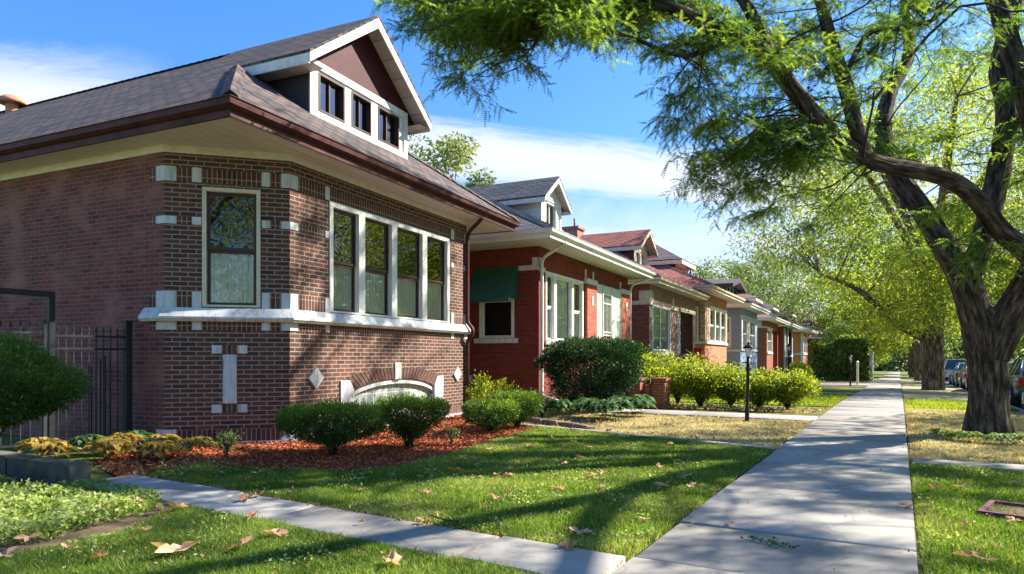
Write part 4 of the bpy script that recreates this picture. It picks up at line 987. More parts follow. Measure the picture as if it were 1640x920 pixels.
# porch pedestals and handrail of house 2
p = thing('brick_pedestal', 'pair of low orange brick stair pedestals with black handrail beside the dark yew', 'stair wall', (-5.75, 16.4, 0), R(3))
for dx in (0, .62):
    mb = MB(); mb.box(dx-.15, dx+.15, -.15, .35, -.1, .66); mb.box(dx-.19, dx+.19, -.19, .39, .66, .73); mb.build('pedestal', [M['brickH6']], p)
mb = MB(); mb.box(.15, .47, .1, .35, -.1, .55); mb.build('step_wall', M['brickH4'], p)
mb = MB(); mb.tube([(.3, -.3, 0), (.3, -.3, .8), (-.5, .2, 1.15)], .015, 6); mb.tube([(.45, -.3, 0), (.45, -.3, .75)], .013, 6); mb.build('handrail', M['iron'], p)
mb = MB(); mb.tube([(0, 0, 0), (.0, 0, .42), (-.06, .02, .5)], .03, 8); tagd(mb.build('vent_pipe', M['white'], loc=(-5.6, 14.9, 0), rotz=.3), 'thin white vent pipe standing in front of the dark yew', 'pipe')
# red planter and orange flowers at house 3
mb = MB(); mb.lathe([(.24, 0), (.28, .28), (.31, .3), (.31, .34), (.27, .34), (.25, .3), (.001, .3)], n=4, smooth=False)
tagd(mb.build('planter_box', M['red'], loc=(-8.3, 32.6, gz(32)+1.52), rotz=R(45)), 'bright red planter box on the porch wall of the third house', 'planter')
mb = MB(); mb.lathe([(.2, 0), (.26, .26), (.22, .26), (.001, .24)], n=4, smooth=False)
pl = thing('flower_pot', 'red pot of orange flowers below the red planter box', 'flower pot', (-7.0, 27.6, gz(27.6)+.95))
mb.build('pot', M['red'], pl)
mb = MB(); mb.tube([(0, 0, -1.0), (0, 0, 0)], .09, 8); mb.build('pot_stand', M['whiteworn'], pl)
P = RNG.normal(size=(260, 3))*np.array([.22, .22, .12])+np.array([0, 0, .38]); leafcloud('blossom', P, RNG.normal(size=(260, 3)), .08, .8, plain('orange_petals', (.7, .12, .02), .6, bumps=0), pl)
# edging stones of the hosta bed
st = [G(*q) for q in ((800, 668), (822, 672), (846, 675), (872, 679), (898, 682), (924, 685), (948, 689))]
for i, ((xa, ya), (xb, yb)) in enumerate(zip(st, st[1:])):
    mb = MB(); L = math.hypot(xb-xa, yb-ya)*.47; a = math.atan2(yb-ya, xb-xa)
    vs = []; h = .065+.025*random.random()
    for z, k in ((-.03, 1), (h*.8, 1), (h, .88)):
        for sx, sy in ((-1, -1), (1, -1), (1, 1), (-1, 1)): vs.append((sx*L*k+random.uniform(-.01, .01), sy*.085*k+random.uniform(-.01, .01), z))
    mb.shared(vs, [(0, 1, 5, 4), (1, 2, 6, 5), (2, 3, 7, 6), (3, 0, 4, 7), (4, 5, 9, 8), (5, 6, 10, 9), (6, 7, 11, 10), (7, 4, 8, 11), (8, 9, 10, 11)], smooth=False)
    lab = 'brown edging stone %s in the row before the dark yew' % ('nearest the clipped shrubs', 'second from the clipped shrubs', 'third from the clipped shrubs', 'third from the broad leaved plants', 'second from the broad leaved plants', 'touching the broad leaved plants')[i].strip()
    tagd(mb.build('edging_stone', M['edging'], loc=((xa+xb)/2, (ya+yb)/2, 0), rotz=a), lab, 'edging stone', 'edging stones of the planting bed')
# maroon slab at right
mb = MB(); mb.box(-.02, .75, -.24, .24, -.02, .012); mb.box(-.06, .77, -.28, -.24, -.02, .035); mb.box(-.06, .77, .24, .28, -.02, .035); mb.box(-.06, -.02, -.24, .24, -.02, .035)
tagd(mb.build('grate_slab', plain('maroon_rusty_metal', (.16, .045, .055), .7, .6, 40, .8), loc=(.66, 6.72, .008), rotz=R(-14)), 'maroon rimmed slab lying in the grass at the right edge', 'slab')

# ================================================================ SHRUBS AND PLANTS
def stems(root, n, h, spread, r=.012, z0=0):
    mb = MB()
    for k in range(n):
        a = 2*math.pi*k/n+random.uniform(-.4, .4); s = spread*random.uniform(.4, 1)
        pts = [(0.02*math.cos(a), .02*math.sin(a), z0-.05), (s*.25*math.cos(a), s*.25*math.sin(a), z0+h*.35), (s*.6*math.cos(a+.2), s*.6*math.sin(a+.2), z0+h*.7), (s*math.cos(a), s*math.sin(a), z0+h)]
        mb.tube(pts, [r*1.3, r, r*.7, r*.35], 6)
    return mb.build('stem', M['twigbark'], root)
def shrub(name, label, cat, loc, prof, n, mat, leaf=.03, width=.35, group=None, sy=1.0, shell=.28, lump=.08, nst=9, updir=.35, rotz=0, top=None, topbright=.25, seed=0, flat=None):
    """prof: list of (z, r); leaves spread in the outer shell of the lumpy solid of revolution"""
    rng = np.random.default_rng(seed+len(label))
    T = thing(name, label, cat, loc, rotz, group)
    z = np.array([p[0] for p in prof]); r = np.array([p[1] for p in prof])
    seg = np.hypot(np.diff(z), np.diff(r))*(r[1:]+r[:-1]+.02); cum = np.concatenate([[0], np.cumsum(seg)])
    s = rng.random(n)*cum[-1]; i = np.clip(np.searchsorted(cum, s)-1, 0, len(seg)-1); t = (s-cum[i])/seg[i]
    zz = z[i]+(z[i+1]-z[i])*t; rr = r[i]+(r[i+1]-r[i])*t; th = rng.uniform(0, 2*np.pi, n)
    nz = -(r[i+1]-r[i]); nr = (z[i+1]-z[i]); nn = np.hypot(nz, nr)+1e-6; nz /= nn; nr /= nn
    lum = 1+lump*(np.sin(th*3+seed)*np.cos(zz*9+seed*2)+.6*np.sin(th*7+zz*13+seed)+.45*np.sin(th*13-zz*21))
    depth = np.abs(rng.normal(size=n))*shell*.5*max(r)
    k = np.minimum(depth, rr*.9+.02)
    R_ = rr*lum-k*nr; Z_ = zz-k*np.where(np.abs(nz) > .3, nz, 0)+rng.normal(size=n)*.008+(lum-1)*nz*max(r)*.5
    so_ = (rng.random(n) < .06)*rng.random(n)*.09; R_ = R_+so_*nr; Z_ = Z_+so_*np.maximum(nz, .2)
    P = np.stack([R_*np.cos(th), R_*np.sin(th)*sy, Z_], 1)
    D = np.stack([nr*np.cos(th), nr*np.sin(th), nz+updir], 1)+rng.normal(size=(n, 3))*.6
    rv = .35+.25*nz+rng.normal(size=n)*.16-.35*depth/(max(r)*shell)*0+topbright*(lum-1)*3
    hole = np.sin(P[:, 0]*23+seed)*np.sin(P[:, 1]*21+1)*np.sin(P[:, 2]*19+2); kp = (hole > -.42) | (rng.random(n) < .25)
    br_ = rng.random(n) < .025; rv = np.where(br_, 1.0, rv)
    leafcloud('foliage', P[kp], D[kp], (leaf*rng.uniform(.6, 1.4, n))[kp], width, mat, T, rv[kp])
    stems(T, nst, max(z)*.85, max(r)*.75)
    return T
def gp(px, py): x, y = G(px, py); return (x, y, gz(y))
CG = 'flat topped clipped shrubs in the mulch bed'
cup = lambda h, r, base=.12, rim=.45: [(base, r*.10), (base+h*.10, r*.22), (h*rim, r*.80), (h*(rim+.18), r*.98), (h*.86, r*.99), (h*.97, r*.86), (h*1.0, r*.6), (h*1.03, 0.0)]
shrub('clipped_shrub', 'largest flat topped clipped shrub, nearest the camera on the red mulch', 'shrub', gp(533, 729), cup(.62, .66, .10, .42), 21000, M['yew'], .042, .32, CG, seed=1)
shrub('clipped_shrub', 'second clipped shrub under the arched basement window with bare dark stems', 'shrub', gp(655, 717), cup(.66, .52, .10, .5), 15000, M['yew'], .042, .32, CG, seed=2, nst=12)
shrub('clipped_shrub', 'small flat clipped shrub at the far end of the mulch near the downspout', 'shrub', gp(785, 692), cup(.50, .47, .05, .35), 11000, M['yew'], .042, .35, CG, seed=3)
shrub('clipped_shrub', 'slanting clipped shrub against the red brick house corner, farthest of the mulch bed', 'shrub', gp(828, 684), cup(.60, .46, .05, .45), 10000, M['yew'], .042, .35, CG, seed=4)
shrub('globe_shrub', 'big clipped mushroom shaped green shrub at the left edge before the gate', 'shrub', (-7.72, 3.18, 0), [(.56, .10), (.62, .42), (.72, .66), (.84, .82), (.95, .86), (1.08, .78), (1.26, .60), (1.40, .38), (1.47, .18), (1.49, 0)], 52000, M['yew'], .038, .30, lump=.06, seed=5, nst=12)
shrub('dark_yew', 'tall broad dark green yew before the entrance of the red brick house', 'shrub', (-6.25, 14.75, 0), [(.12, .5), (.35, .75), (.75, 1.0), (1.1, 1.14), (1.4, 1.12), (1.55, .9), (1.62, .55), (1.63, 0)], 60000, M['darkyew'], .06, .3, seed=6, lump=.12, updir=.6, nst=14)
# loose shrub at the corner of house 1, sprigs
def loose(name, label, cat, loc, h, r, n, mat, leaf, group=None, width=.5, nb=14, seed=0, droop=0.0, nleafs=None, bare=.25):
    rng = np.random.default_rng(seed*7+3); T = thing(name, label, cat, loc, 0, group); mb = MB(); Ps = []; Ds = []
    for k in range(nb):
        a = rng.uniform(0, 6.28); s = r*rng.uniform(.25, 1); hh = h*rng.uniform(.6, 1)*(1-.25*s/r)
        p0 = Vector((0, 0, -.04)); p3 = Vector((s*math.cos(a), s*math.sin(a), hh)); p1 = Vector((s*.2*math.cos(a), s*.2*math.sin(a), hh*.45)); p2 = Vector((s*.6*math.cos(a), s*.6*math.sin(a), hh*.85))
        pts = [p0, p1, p2, p3-Vector((0, 0, droop*hh))]; mb.tube(pts, [.010, .008, .005, .002], 5)
        m = n//nb
        for j in range(m):
            t = bare+(1-bare)*rng.random(); i = min(2, int(t*3)); f = t*3-i; q = pts[i].lerp(pts[i+1], f)
            Ps.append(q+Vector(rng.normal(size=3)*r*.10)); Ds.append(Vector((math.cos(a), math.sin(a), .3))+Vector(rng.normal(size=3)*.9))
    mb.build('stem', M['twigbark'], T)
    leafcloud('foliage', np.array([tuple(p) for p in Ps]), np.array([tuple(p) for p in Ds]), leaf*rng.uniform(.6, 1.3, len(Ps)), width, mat, T)
    return T
loose('leafy_shrub', 'loose light green shrub at the far front corner below the brown downspout', 'shrub', (-7.45, 11.75, 0), 1.0, .45, 1900, M['hedge'], .05, seed=1)
loose('leafy_shrub', 'small bright leafy bush beside the red brick side wall behind the clipped shrubs', 'shrub', (-8.3, 14.2, 0), .85, .35, 1100, M['hedge'], .05, seed=2)
loose('leafy_sprig', 'small pale green sprig standing alone in the mulch at the chamfered wall', 'plant', gp(362, 732), .42, .26, 420, M['cover'], .035, seed=3, nb=9)
loose('leafy_sprig', 'tiny bright sprig in the mulch between the second and third clipped shrubs', 'plant', gp(722, 712), .3, .2, 160, M['cover'], .04, seed=4, nb=6)
loose('rose_bush', 'thin leafy bush with reddish stems in front of the dark yew', 'shrub', (-6.6, 12.9, 0), .7, .4, 500, M['hosta'], .04, seed=5)
# hostas: drooping broad leaves
def hosta(label, loc, r, h, n, mat, leaf, name='hosta_plant', group=None, seed=0):
    rng = np.random.default_rng(seed+50); T = thing(name, label, 'plant', loc, rng.uniform(0, 6), group)
    V = []; Fc = []; rn = []
    for k in range(n):
        a = rng.uniform(0, 6.28); s = r*rng.uniform(.1, .85)*(.5+.5*rng.random()); L = leaf*rng.uniform(.7, 1.2); w = L*.28; hh = h*rng.uniform(.55, 1)*(1-.45*(s/r)**2)
        d = Vector((math.cos(a), math.sin(a), 0)); sd = Vector((-d.y, d.x, 0)); base = d*s*.75+Vector((0, 0, hh)); rv = rng.random()
        i = len(V)
        for t, ww, dz in ((0, .02, -.02), (.3, .9, .04), (.65, .8, -.02), (1, .02, -.22)):
            c = base+d*(L*t)+Vector((0, 0, dz*L*1.4)); tw = rng.normal()*.12
            V += [c-sd*w*ww+Vector((0, 0, w*ww*(.35+tw))), c-Vector((0, 0, 0.0)), c+sd*w*ww+Vector((0, 0, w*ww*(.35-tw)))]
        for q in range(3):
            b = i+q*3; Fc += [(b, b+1, b+4, b+3), (b+1, b+2, b+5, b+4)]
        rn += [rv]*12
    fastmesh('foliage', np.array([tuple(v) for v in V]), np.array(Fc, dtype=np.int32), np.array(rn), mat, T, smooth=True)
    return T
HG = 'broad leaved plants before the dark yew'
hs = [(-5.9, 12.3), (-5.45, 12.6), (-5.0, 12.35), (-5.65, 13.1), (-5.15, 13.1), (-4.85, 12.9), (-5.2, 13.9), (-4.75, 13.8), (-5.0, 14.6), (-6.4, 12.1)]
for i, (x, y) in enumerate(hs):
    hosta('dark green broad leaved hosta among its row before the yew', (x, y, 0), .38, .40, 130, M['hosta'], .17, group=HG, seed=i)
YG = 'yellowing leafy plants by the fence foot'
ysp = [(-9.15, 4.95), (-8.85, 5.25), (-8.5, 4.85), (-8.35, 5.45), (-8.0, 5.15), (-9.3, 4.45), (-8.8, 4.4), (-7.65, 5.45), (-9.1, 5.5), (-8.2, 4.75), (-7.7, 5.0)]
for i, (x, y) in enumerate(ysp):
    hosta('yellow and brown withering leafy plant at the foot of the iron fence', (x, y, 0), .32, .24, 110, M['yhosta'] if i % 4 else M['hosta'], .13, name='withering_plant', group=YG, seed=20+i)
TG = 'low leafy clumps round the large tree'
for i, (px, py) in enumerate(((1512, 704), (1530, 706), (1555, 709), (1600, 712), (1628, 712))):
    x, y = G(px, py)
    hosta(('yellow green low plant left of the large trunk', 'yellow green low plant left of the large trunk', 'dark leafy clump touching the front of the large trunk', 'small leafy clump right of the large trunk', 'small leafy clump right of the large trunk')[i], (x, y, 0), .26, .15, 90, M['cover'] if i != 1 else M['hedge'], .10, name='low_plant', group=TG, seed=40+i)
# ground cover bottom left
CP = [G(*q) for q in ((-120, 900), (60, 870), (150, 850), (255, 822), (275, 795), (200, 782), (160, 762), (120, 775), (0, 790))]+[(-8.8, 3.4)]
CP = [(-8.9, 3.3), (-8.9, 1.6), G(-60, 885), G(70, 868), G(150, 845), G(262, 815), G(255, 795), G(190, 780), (-6.9, 3.85), (-6.95, 3.3)]
P2 = scatter(CP, 26000); n = len(P2)
cl = .5+.5*np.sin(P2[:, 0]*6+1.5*np.sin(P2[:, 1]*5))*np.cos(P2[:, 1]*7)
keep = RNG.random(n) < .45+.55*cl; P2 = P2[keep]; cl = cl[keep]; n = len(P2)
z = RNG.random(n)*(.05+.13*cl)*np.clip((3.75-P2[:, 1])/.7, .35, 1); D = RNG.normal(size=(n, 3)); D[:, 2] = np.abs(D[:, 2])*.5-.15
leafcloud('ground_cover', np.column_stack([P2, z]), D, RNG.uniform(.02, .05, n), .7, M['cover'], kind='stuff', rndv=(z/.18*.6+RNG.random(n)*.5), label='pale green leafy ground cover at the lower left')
# hedge row of yellow green shrubs
YH = 'yellow green shrubs of the hedge row'
hr = [(-6.5, 17.9, 1.55, .8, 'leftmost and tallest yellow green shrub of the hedge row by the stair pedestals'), (-5.7, 17.3, 1.0, .6, 'low yellow green shrub right of the brick stair pedestals'), (-5.2, 18.2, 1.35, .75, 'arching yellow green shrub behind the low one in the hedge row'), (-4.4, 17.4, 1.12, .75, 'full yellow green hedge shrub left of the black lamp post'),
      (-3.7, 17.7, 1.0, .72, 'yellow green hedge shrub seen behind the black lamp post'), (-3.0, 17.5, .92, .7, 'open yellow green hedge shrub just right of the lamp post'), (-2.35, 17.6, .92, .62, 'last yellow green shrub of the hedge next to the sidewalk')]
for i, (x, y, h, r, lab) in enumerate(hr):
    T = loose('hedge_shrub', lab, 'shrub', (x, y, gz(y)), h*1.08, r*1.3, 9500, M['hedge'], .07, YH, seed=30+i, nb=60, bare=.28)
T = loose('hedge_shrub', 'dark green shrub between the dark yew and the hedge row', 'shrub', (-6.9, 17.0, 0), 1.2, .9, 8000, M['hosta'], .07, YH, seed=77, nb=50, bare=.2)
# ivy hedge
def ivyhedge(name, label, x0, x1, y0, y1, z0, h, n, mat, leaf):
    T = thing(name, label, 'hedge', ((x0+x1)/2, (y0+y1)/2, z0)); a, b = (x1-x0)/2, (y1-y0)/2
    u = RNG.random((n, 3)); face = RNG.random(n)
    x = (u[:, 0]*2-1)*a; y = np.where(face < .7, -b, (u[:, 1]*2-1)*b); zt = h*(1+.10*np.sin(x*1.3)+.06*np.sin(x*3.1+1)); zz = np.where(face < .7, u[:, 2], 1)*zt
    x = np.where(face > .9, a, x); zz = np.where(face > .9, u[:, 2]*zt, zz)
    P = np.stack([x, y, zz], 1)+RNG.normal(size=(n, 3))*.12+np.stack([0*x, .16*np.sin(x*2.3+zz*3), 0*x], 1)
    D = RNG.normal(size=(n, 3)); D[:, 1] -= .8; leafcloud('foliage', P, D, leaf*RNG.uniform(.6, 1.4, n), .7, mat, T)
    mb = MB()
    for k in range(int(a*2/1.6)+1): mb.tube([(-a+.2+k*1.6, 0, -.2), (-a+.3+k*1.6, .1, h*.9)], [.05, .02], 6)
    mb.box(-a+.2, a-.3, -b*.3, b*.5, .1, h*.62); mb.build('stem', M['twigbark'], T)
ivyhedge('ivy_hedge', 'long ivy covered hedge crossing to the sidewalk at the end of the lawns', -5.3, -1.9, 52.2, 53.4, gz(52), 2.7, 16000, M['ivy'], .16)
mb = MB(); mb.box(-1.78, -1.55, 52.3, 53.6, gz(52)-.2, gz(52)+1.9); mb.box(-1.82, -1.51, 52.26, 53.64, gz(52)+1.9, gz(52)+2.0); tagd(mb.build('gate_pillar', M['whiteworn']), 'white pillar at the sidewalk end of the ivy hedge', 'pillar')
for i, (x, y, r, lab) in enumerate(((-4.35, 36.5, .55, 'round clipped yellow green ball shrub, nearer of the two by the grey lamp post'), (-4.5, 38.0, .62, 'second round clipped ball shrub just behind the first'))):
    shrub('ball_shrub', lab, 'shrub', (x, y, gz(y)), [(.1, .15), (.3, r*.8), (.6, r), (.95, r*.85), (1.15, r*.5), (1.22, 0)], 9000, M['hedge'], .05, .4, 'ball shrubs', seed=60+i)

# ================================================================ TREES
def bdisp(p, th, i, r):
    f = noise.noise(Vector((math.cos(th)*2.6, math.sin(th)*2.6, p.z*.55+p.x*.3)))*.16
    g = abs(noise.noise(Vector((math.cos(th)*7, math.sin(th)*7, (p.z+p.x+p.y)*.9))))*.22
    return f+g
def smoothpts(pts, rad, k=6):
    P = [Vector(p) for p in pts]; o = []; rr = []
    for i in range(len(P)-1):
        a = P[max(i-1, 0)]; b = P[i]; c = P[i+1]; d = P[min(i+2, len(P)-1)]
        for j in range(k):
            t = j/k; o.append(.5*((2*b)+(c-a)*t+(2*a-5*b+4*c-d)*t*t+(3*b-a-3*c+d)*t**3)); rr.append(rad[i]+(rad[i+1]-rad[i])*t)
    o.append(P[-1]); rr.append(rad[-1]); return o, rr
def main_tree():
    bx, by = G(1583, 697); base = Vector((bx, by, 0))
    T = thing('locust_tree', 'large forked street tree with furrowed bark whose limb arches over the sidewalk', 'tree', (bx, by, 0))
    d0 = 11.1
    w = lambda px, py, d: at(px, py, d)-base
    limbs = []
    def tdisp(p, th, i, r):
        fl = max(0, .75-p.z)**2
        return bdisp(p, th, i, r)+fl*(.05+.2*math.cos(5*th+.8)+.12*math.cos(3*th+2))
    def limb(pts, rad, name, n=18, k=7):
        o, rr = smoothpts(pts, rad, k); mb = MB(); mb.tube(o, rr, n, disp=tdisp if name == 'trunk' else bdisp); mb.build(name, M['bark'], T); limbs.append((o, rr)); return o
    trunk = [w(1586, 712, d0), w(1584, 690, d0), w(1583, 660, d0), w(1583, 620, d0), w(1581, 575, d0), w(1578, 530, d0), w(1572, 495, d0)]
    limb(trunk, [.37, .31, .275, .258, .26, .30, .2], 'trunk', 40, 12)
    left = [w(1572, 560, 11.1), w(1560, 500, 11.1), w(1540, 440, 11.2), w(1505, 385, 11.5), w(1475, 335, 11.8), w(1440, 285, 12.2), w(1415, 220, 12.6), w(1425, 150, 13), w(1455, 90, 13.4), w(1450, 10, 13.8), w(1440, -90, 14)]
    limb(left, [.2, .22, .21, .18, .17, .16, .14, .12, .10, .08, .05], 'limb', 26, 8)
    right = [w(1592, 575, 11.0), w(1610, 520, 10.9), w(1638, 470, 10.7), w(1662, 430, 10.4)]
    limb(right, [.18, .24, .22, .2], 'limb', 26, 10)
    arch = [w(1668, 440, 10.4), w(1645, 405, 10.3), w(1600, 368, 10.1), w(1562, 318, 9.9), w(1515, 285, 9.7), w(1455, 271, 9.5), w(1400, 260, 9.3), w(1350, 233, 9.1), w(1310, 192, 8.9), w(1272, 145, 8.8), w(1230, 92, 8.7), w(1185, 55, 8.6), w(1135, 40, 8.5), w(1080, 15, 8.4), w(1010, -12, 8.4), w(900, -60, 8.3), w(780, -90, 8.3)]
    limb(arch, [.15, .15, .138, .122, .112, .108, .104, .10, .10, .096, .092, .084, .085, .07, .06, .045, .03], 'limb', 24, 8)
    up = [w(1655, 440, 10.6), w(1700, 330, 10.8), w(1720, 200, 11), w(1700, 60, 11.2), w(1680, -100, 11.3), w(1650, -260, 11.5)]
    limb(up, [.2, .19, .17, .15, .1, .06], 'limb', 20)
    up2 = [w(1550, 455, 11.2), w(1580, 360, 11.6), w(1600, 270, 12), w(1613, 180, 12.3), w(1602, 105, 12.6), w(1625, 5, 13), w(1640, -120, 13.2)]
    limb(up2, [.15, .17, .17, .165, .16, .14, .07], 'limb', 20)
    limb([w(1606, 200, 12.2), w(1640, 190, 12.2), w(1700, 130, 12)], [.08, .09, .06], 'limb', 14)
    limb([w(1235, 98, 8.7), w(1215, 45, 8.8), w(1185, -10, 8.9), w(1150, -80, 9)], [.07, .075, .07, .04], 'limb', 14)
    limb([w(1392, 258, 9.3), w(1372, 210, 9.5), w(1358, 150, 9.8), w(1335, 80, 10.1), w(1315, 0, 10.4), w(1300, -100, 10.6)], [.08, .10, .10, .09, .085, .05], 'limb', 16)
    limb([w(1355, 120, 9.9), w(1390, 55, 10), w(1450, 45, 10), w(1500, 30, 10)], [.03, .035, .03, .02], 'limb', 10)
    limb([w(1180, 52, 8.6), w(1100, 90, 8.4), w(1010, 60, 8.2), w(930, 40, 8.1), w(860, 55, 8)], [.04, .028, .022, .016, .008], 'limb', 8)
    limb([w(1380, 262, 9.2), w(1388, 215, 8.9), w(1400, 160, 8.8)], [.025, .018, .01], 'limb', 8)
    limb([w(1445, 315, 12), w(1450, 345, 11.5), w(1470, 345, 11.2)], [.05, .035, .015], 'limb', 8)
    # off-frame limbs carrying the canopy that shades the lawns
    for p1, p2, p3 in (((2.6, -.5, 7.0), (5, -2.5, 8.8), (6.5, -5, 9.5)), ((3, 2, 7), (6, 4, 9), (8, 5, 10)), ((1.8, -2.5, 6.8), (1.5, -5, 8.2), (1.5, -7, 8.6)), ((0, 1, 8), (-1, 3, 10.5), (-2, 5, 12)), ((1.5, 0, 9), (2, 1, 11), (2, 1, 12.5))):
        limb([(.9, -.2, 3.2), p1, p2, p3], [.17, .13, .08, .03], 'limb', 14)
    # twig framework and fronds
    L = []
    for o, rr in limbs[1:]:
        L += [(p, r) for p, r in zip(o, rr)]
    LP = np.array([tuple(p) for p, r in L])
    FP = [(660, -80), (668, 12), (700, 70), (735, 150), (752, 170), (768, 120), (800, 68), (860, 55), (920, 58), (975, 66), (1010, 60), (1062, 66), (1085, 150), (1088, 235), (1120, 280), (1140, 315), (1165, 372), (1200, 385), (1225, 380), (1255, 400), (1320, 420), (1420, 440), (1500, 430), (1700, 400), (1700, -80)]
    blobs = []
    rng = np.random.default_rng(21)
    # in view, along the arching limb and round it
    c = 0
    while c < 178:
        px, py = rng.uniform(660, 1690), rng.uniform(-80, 440)
        if not inpoly(np.array([px]), np.array([py]), FP)[0]: continue
        if px > 1290 and py > 40 and rng.random() < .42: continue
        if 1180 < px < 1640 and py > 300 and rng.random() < .55: continue
        if 1400 < px < 1640 and py > 270 and rng.random() < .8: continue
        d = 8.3+(px-660)/1000*2.6+rng.normal()*.9
        if px < 1100: d = 8.3+rng.normal()*.5
        blobs.append((np.array(at(px, py-14, max(6.8, d))-base), .42 if px < 1100 else .5)); c += 1
    for px, py in [(rng.uniform(672, 1100), rng.uniform(-30, 52)) for _ in range(34)]+[(rng.uniform(1120, 1300), rng.uniform(60, 330)) for _ in range(16)]+[(1160, 250), (1215, 300), (690, 60), (715, 110), (748, 145), (770, 95)]:
        blobs.append((np.array(at(px, py-10, 8.4+max(0, px-900)/1000*2+rng.normal()*.5)-base), .40))
    for px, py in ((700, 25), (725, 80), (742, 130), (760, 60), (800, 40), (835, 60), (790, 85), (880, 60), (930, 55), (975, 60), (1030, 50), (1072, 100), (1088, 200), (1110, 255), (1130, 290), (1160, 340), (1195, 360), (1230, 350), (1145, 230), (1180, 180), (1200, 290), (1250, 330), (1120, 150), (1300, 370), (1350, 390), (1560, 420), (1590, 430)):
        blobs.append((np.array(at(px, py-10, 8.4+(px-700)/1000*2+rng.normal()*.2)-base), .36))
    c = 0
    while c < 165:   # canopy outside the frame
        q = np.array([rng.uniform(-5.5, 8.5), rng.uniform(-8.0, 8), rng.uniform(5.3, 12.2)])
        e = ((q[0]-1.5)/7)**2+((q[1])/8)**2+((q[2]-8)/4.6)**2
        if e > 1 or e < .15: continue
        pw = q+np.array([bx, by, 0]); px, py, dd = proj(pw)
        if dd > .5 and -60 < px < 1640 and py > -150 and not (inpoly(np.array([px]), np.array([py]), FP)[0] and dd > 9.5 and rng.random() < .25): continue
        if dd > .5 and dd < 6 and px < 1760 and py > -300: continue
        if np.hypot(pw[0], pw[1]) < 5.5: continue
        blobs.append((q, .75)); c += 1
    sdv = np.array([math.sin(R(42))*math.cos(R(38)), math.cos(R(42))*math.cos(R(38)), math.sin(R(38))]); kept = []
    sun_gaps = [((-7.5, 3.1, 1.4), .9), ((-6.5, 3.1, .1), .8), ((-8.0, 7.8, 2.6), .5), ((-3.9, 5.6, 0), .7), ((-3.2, 8.2, 0), .7), ((-5.6, 4.7, 0), .6), ((-3.4, 2.7, 0), .6), ((-2.3, 3.0, 0), .4), ((-6.9, 6.4, .5), .7), ((-6.0, 7.5, .5), .6), ((-5.5, 8.6, 0), .5), ((1.2, 6.0, 0), .5), ((1.6, 8.0, 0), .5), ((-.6, 6.2, 0), .4), ((-7.2, 6.0, 0), .5), ((-2.2, 6.9, 0), .5), ((-4.5, 6.5, 0), .5), ((-3.3, 6.6, 0), .5), ((-2.6, 5.3, 0), .5), ((-4.6, 9.0, 0), .5), ((-3.9, 7.3, 0), .45), ((-5.0, 7.4, 0), .5), ((-2.6, 8.6, 0), .5), ((-2.0, 4.6, 0), .4), ((-4.4, 4.7, 0), .4), ((-7.4, 3.4, 1.3), 1.1)]  # spots meant to be sunlit; crown sprays on their sun rays are removed
    for q, rad in blobs:
        w_ = q+np.array([bx, by, 0]); drop = False
        for g, gr in sun_gaps:
            v = w_-np.array(g); t = v@sdv; 
            if t > 0 and np.linalg.norm(v-sdv*t) < gr: drop = True
        px, py, dd = proj(w_); vis = dd > .5 and 640 < px < 1660 and py > -40
        if drop and (not vis or (px > 1150 and rng.random() < .5)): continue
        kept.append((q, rad))
    blobs = kept
    for _ in range(30):   # unseen sprays added along sun rays to fleck sidewalk and lawn with shade
        g = np.array([rng.uniform(-1.4, .1) if rng.random() < .7 else rng.uniform(-5, -1.5), rng.uniform(3.4, 10.5), 0]); t = rng.uniform(6.5, 10.5)/sdv[2]; w_ = g+sdv*t; px, py, dd = proj(w_)
        if -60 < px < 1640 and py > -60: continue
        blobs.append((w_-np.array([bx, by, 0]), .34))
    c = 0
    while c < 46:    # unseen high sprays added toward the sun to dapple the nearest house front
        g = np.array([-7.95, 7.3+5.4*rng.random(), .3+4.0*rng.random()]); t = (rng.uniform(9.6, 12.6)-g[2])/sdv[2]; w_ = g+sdv*t
        if any(np.linalg.norm((w_-np.array(a))-sdv*((w_-np.array(a))@sdv)) < .5 for a in ((-8.0, 7.8, 2.6), (-7.9, 8.4, 1.4), (-8.1, 10.2, 1.3))): continue
        px, py, dd = proj(w_)
        if -60 < px < 1640 and py > -90: continue
        blobs.append((w_-np.array([bx, by, 0]), .36)); c += 1
    tw = MB(); Ps = []; Ds = []; Ls = []
    for q, rad in blobs:
        dist = np.linalg.norm(LP-q, axis=1)+.6*np.maximum(0, LP[:, 2]-q[2]+.2)+rng.random(len(LP))*.8; i = int(np.argmin(dist)); a = Vector(LP[i]); b = Vector(q)
        ln = (b-a).length
        mid = a.lerp(b, .5)+Vector((rng.normal()*.17*ln, rng.normal()*.17*ln, .05*ln+rng.normal()*.1*ln)); r0 = min(.02, .006+.006*ln)
        m1 = a.lerp(mid, .5)+Vector(rng.normal(size=3)*.06*ln); m2 = mid.lerp(b, .5)+Vector(rng.normal(size=3)*.06*ln); sp, sr = smoothpts([a, m1, mid, m2, b], [r0, r0*.8, r0*.6, r0*.4, .005], 3); tw.tube(sp, sr, 6, cap=False)
        starts = [b]+[sp[j] for j in (6, 8)]
        ntw = 11 if rad < .5 else (9 if rad < .7 else 6)
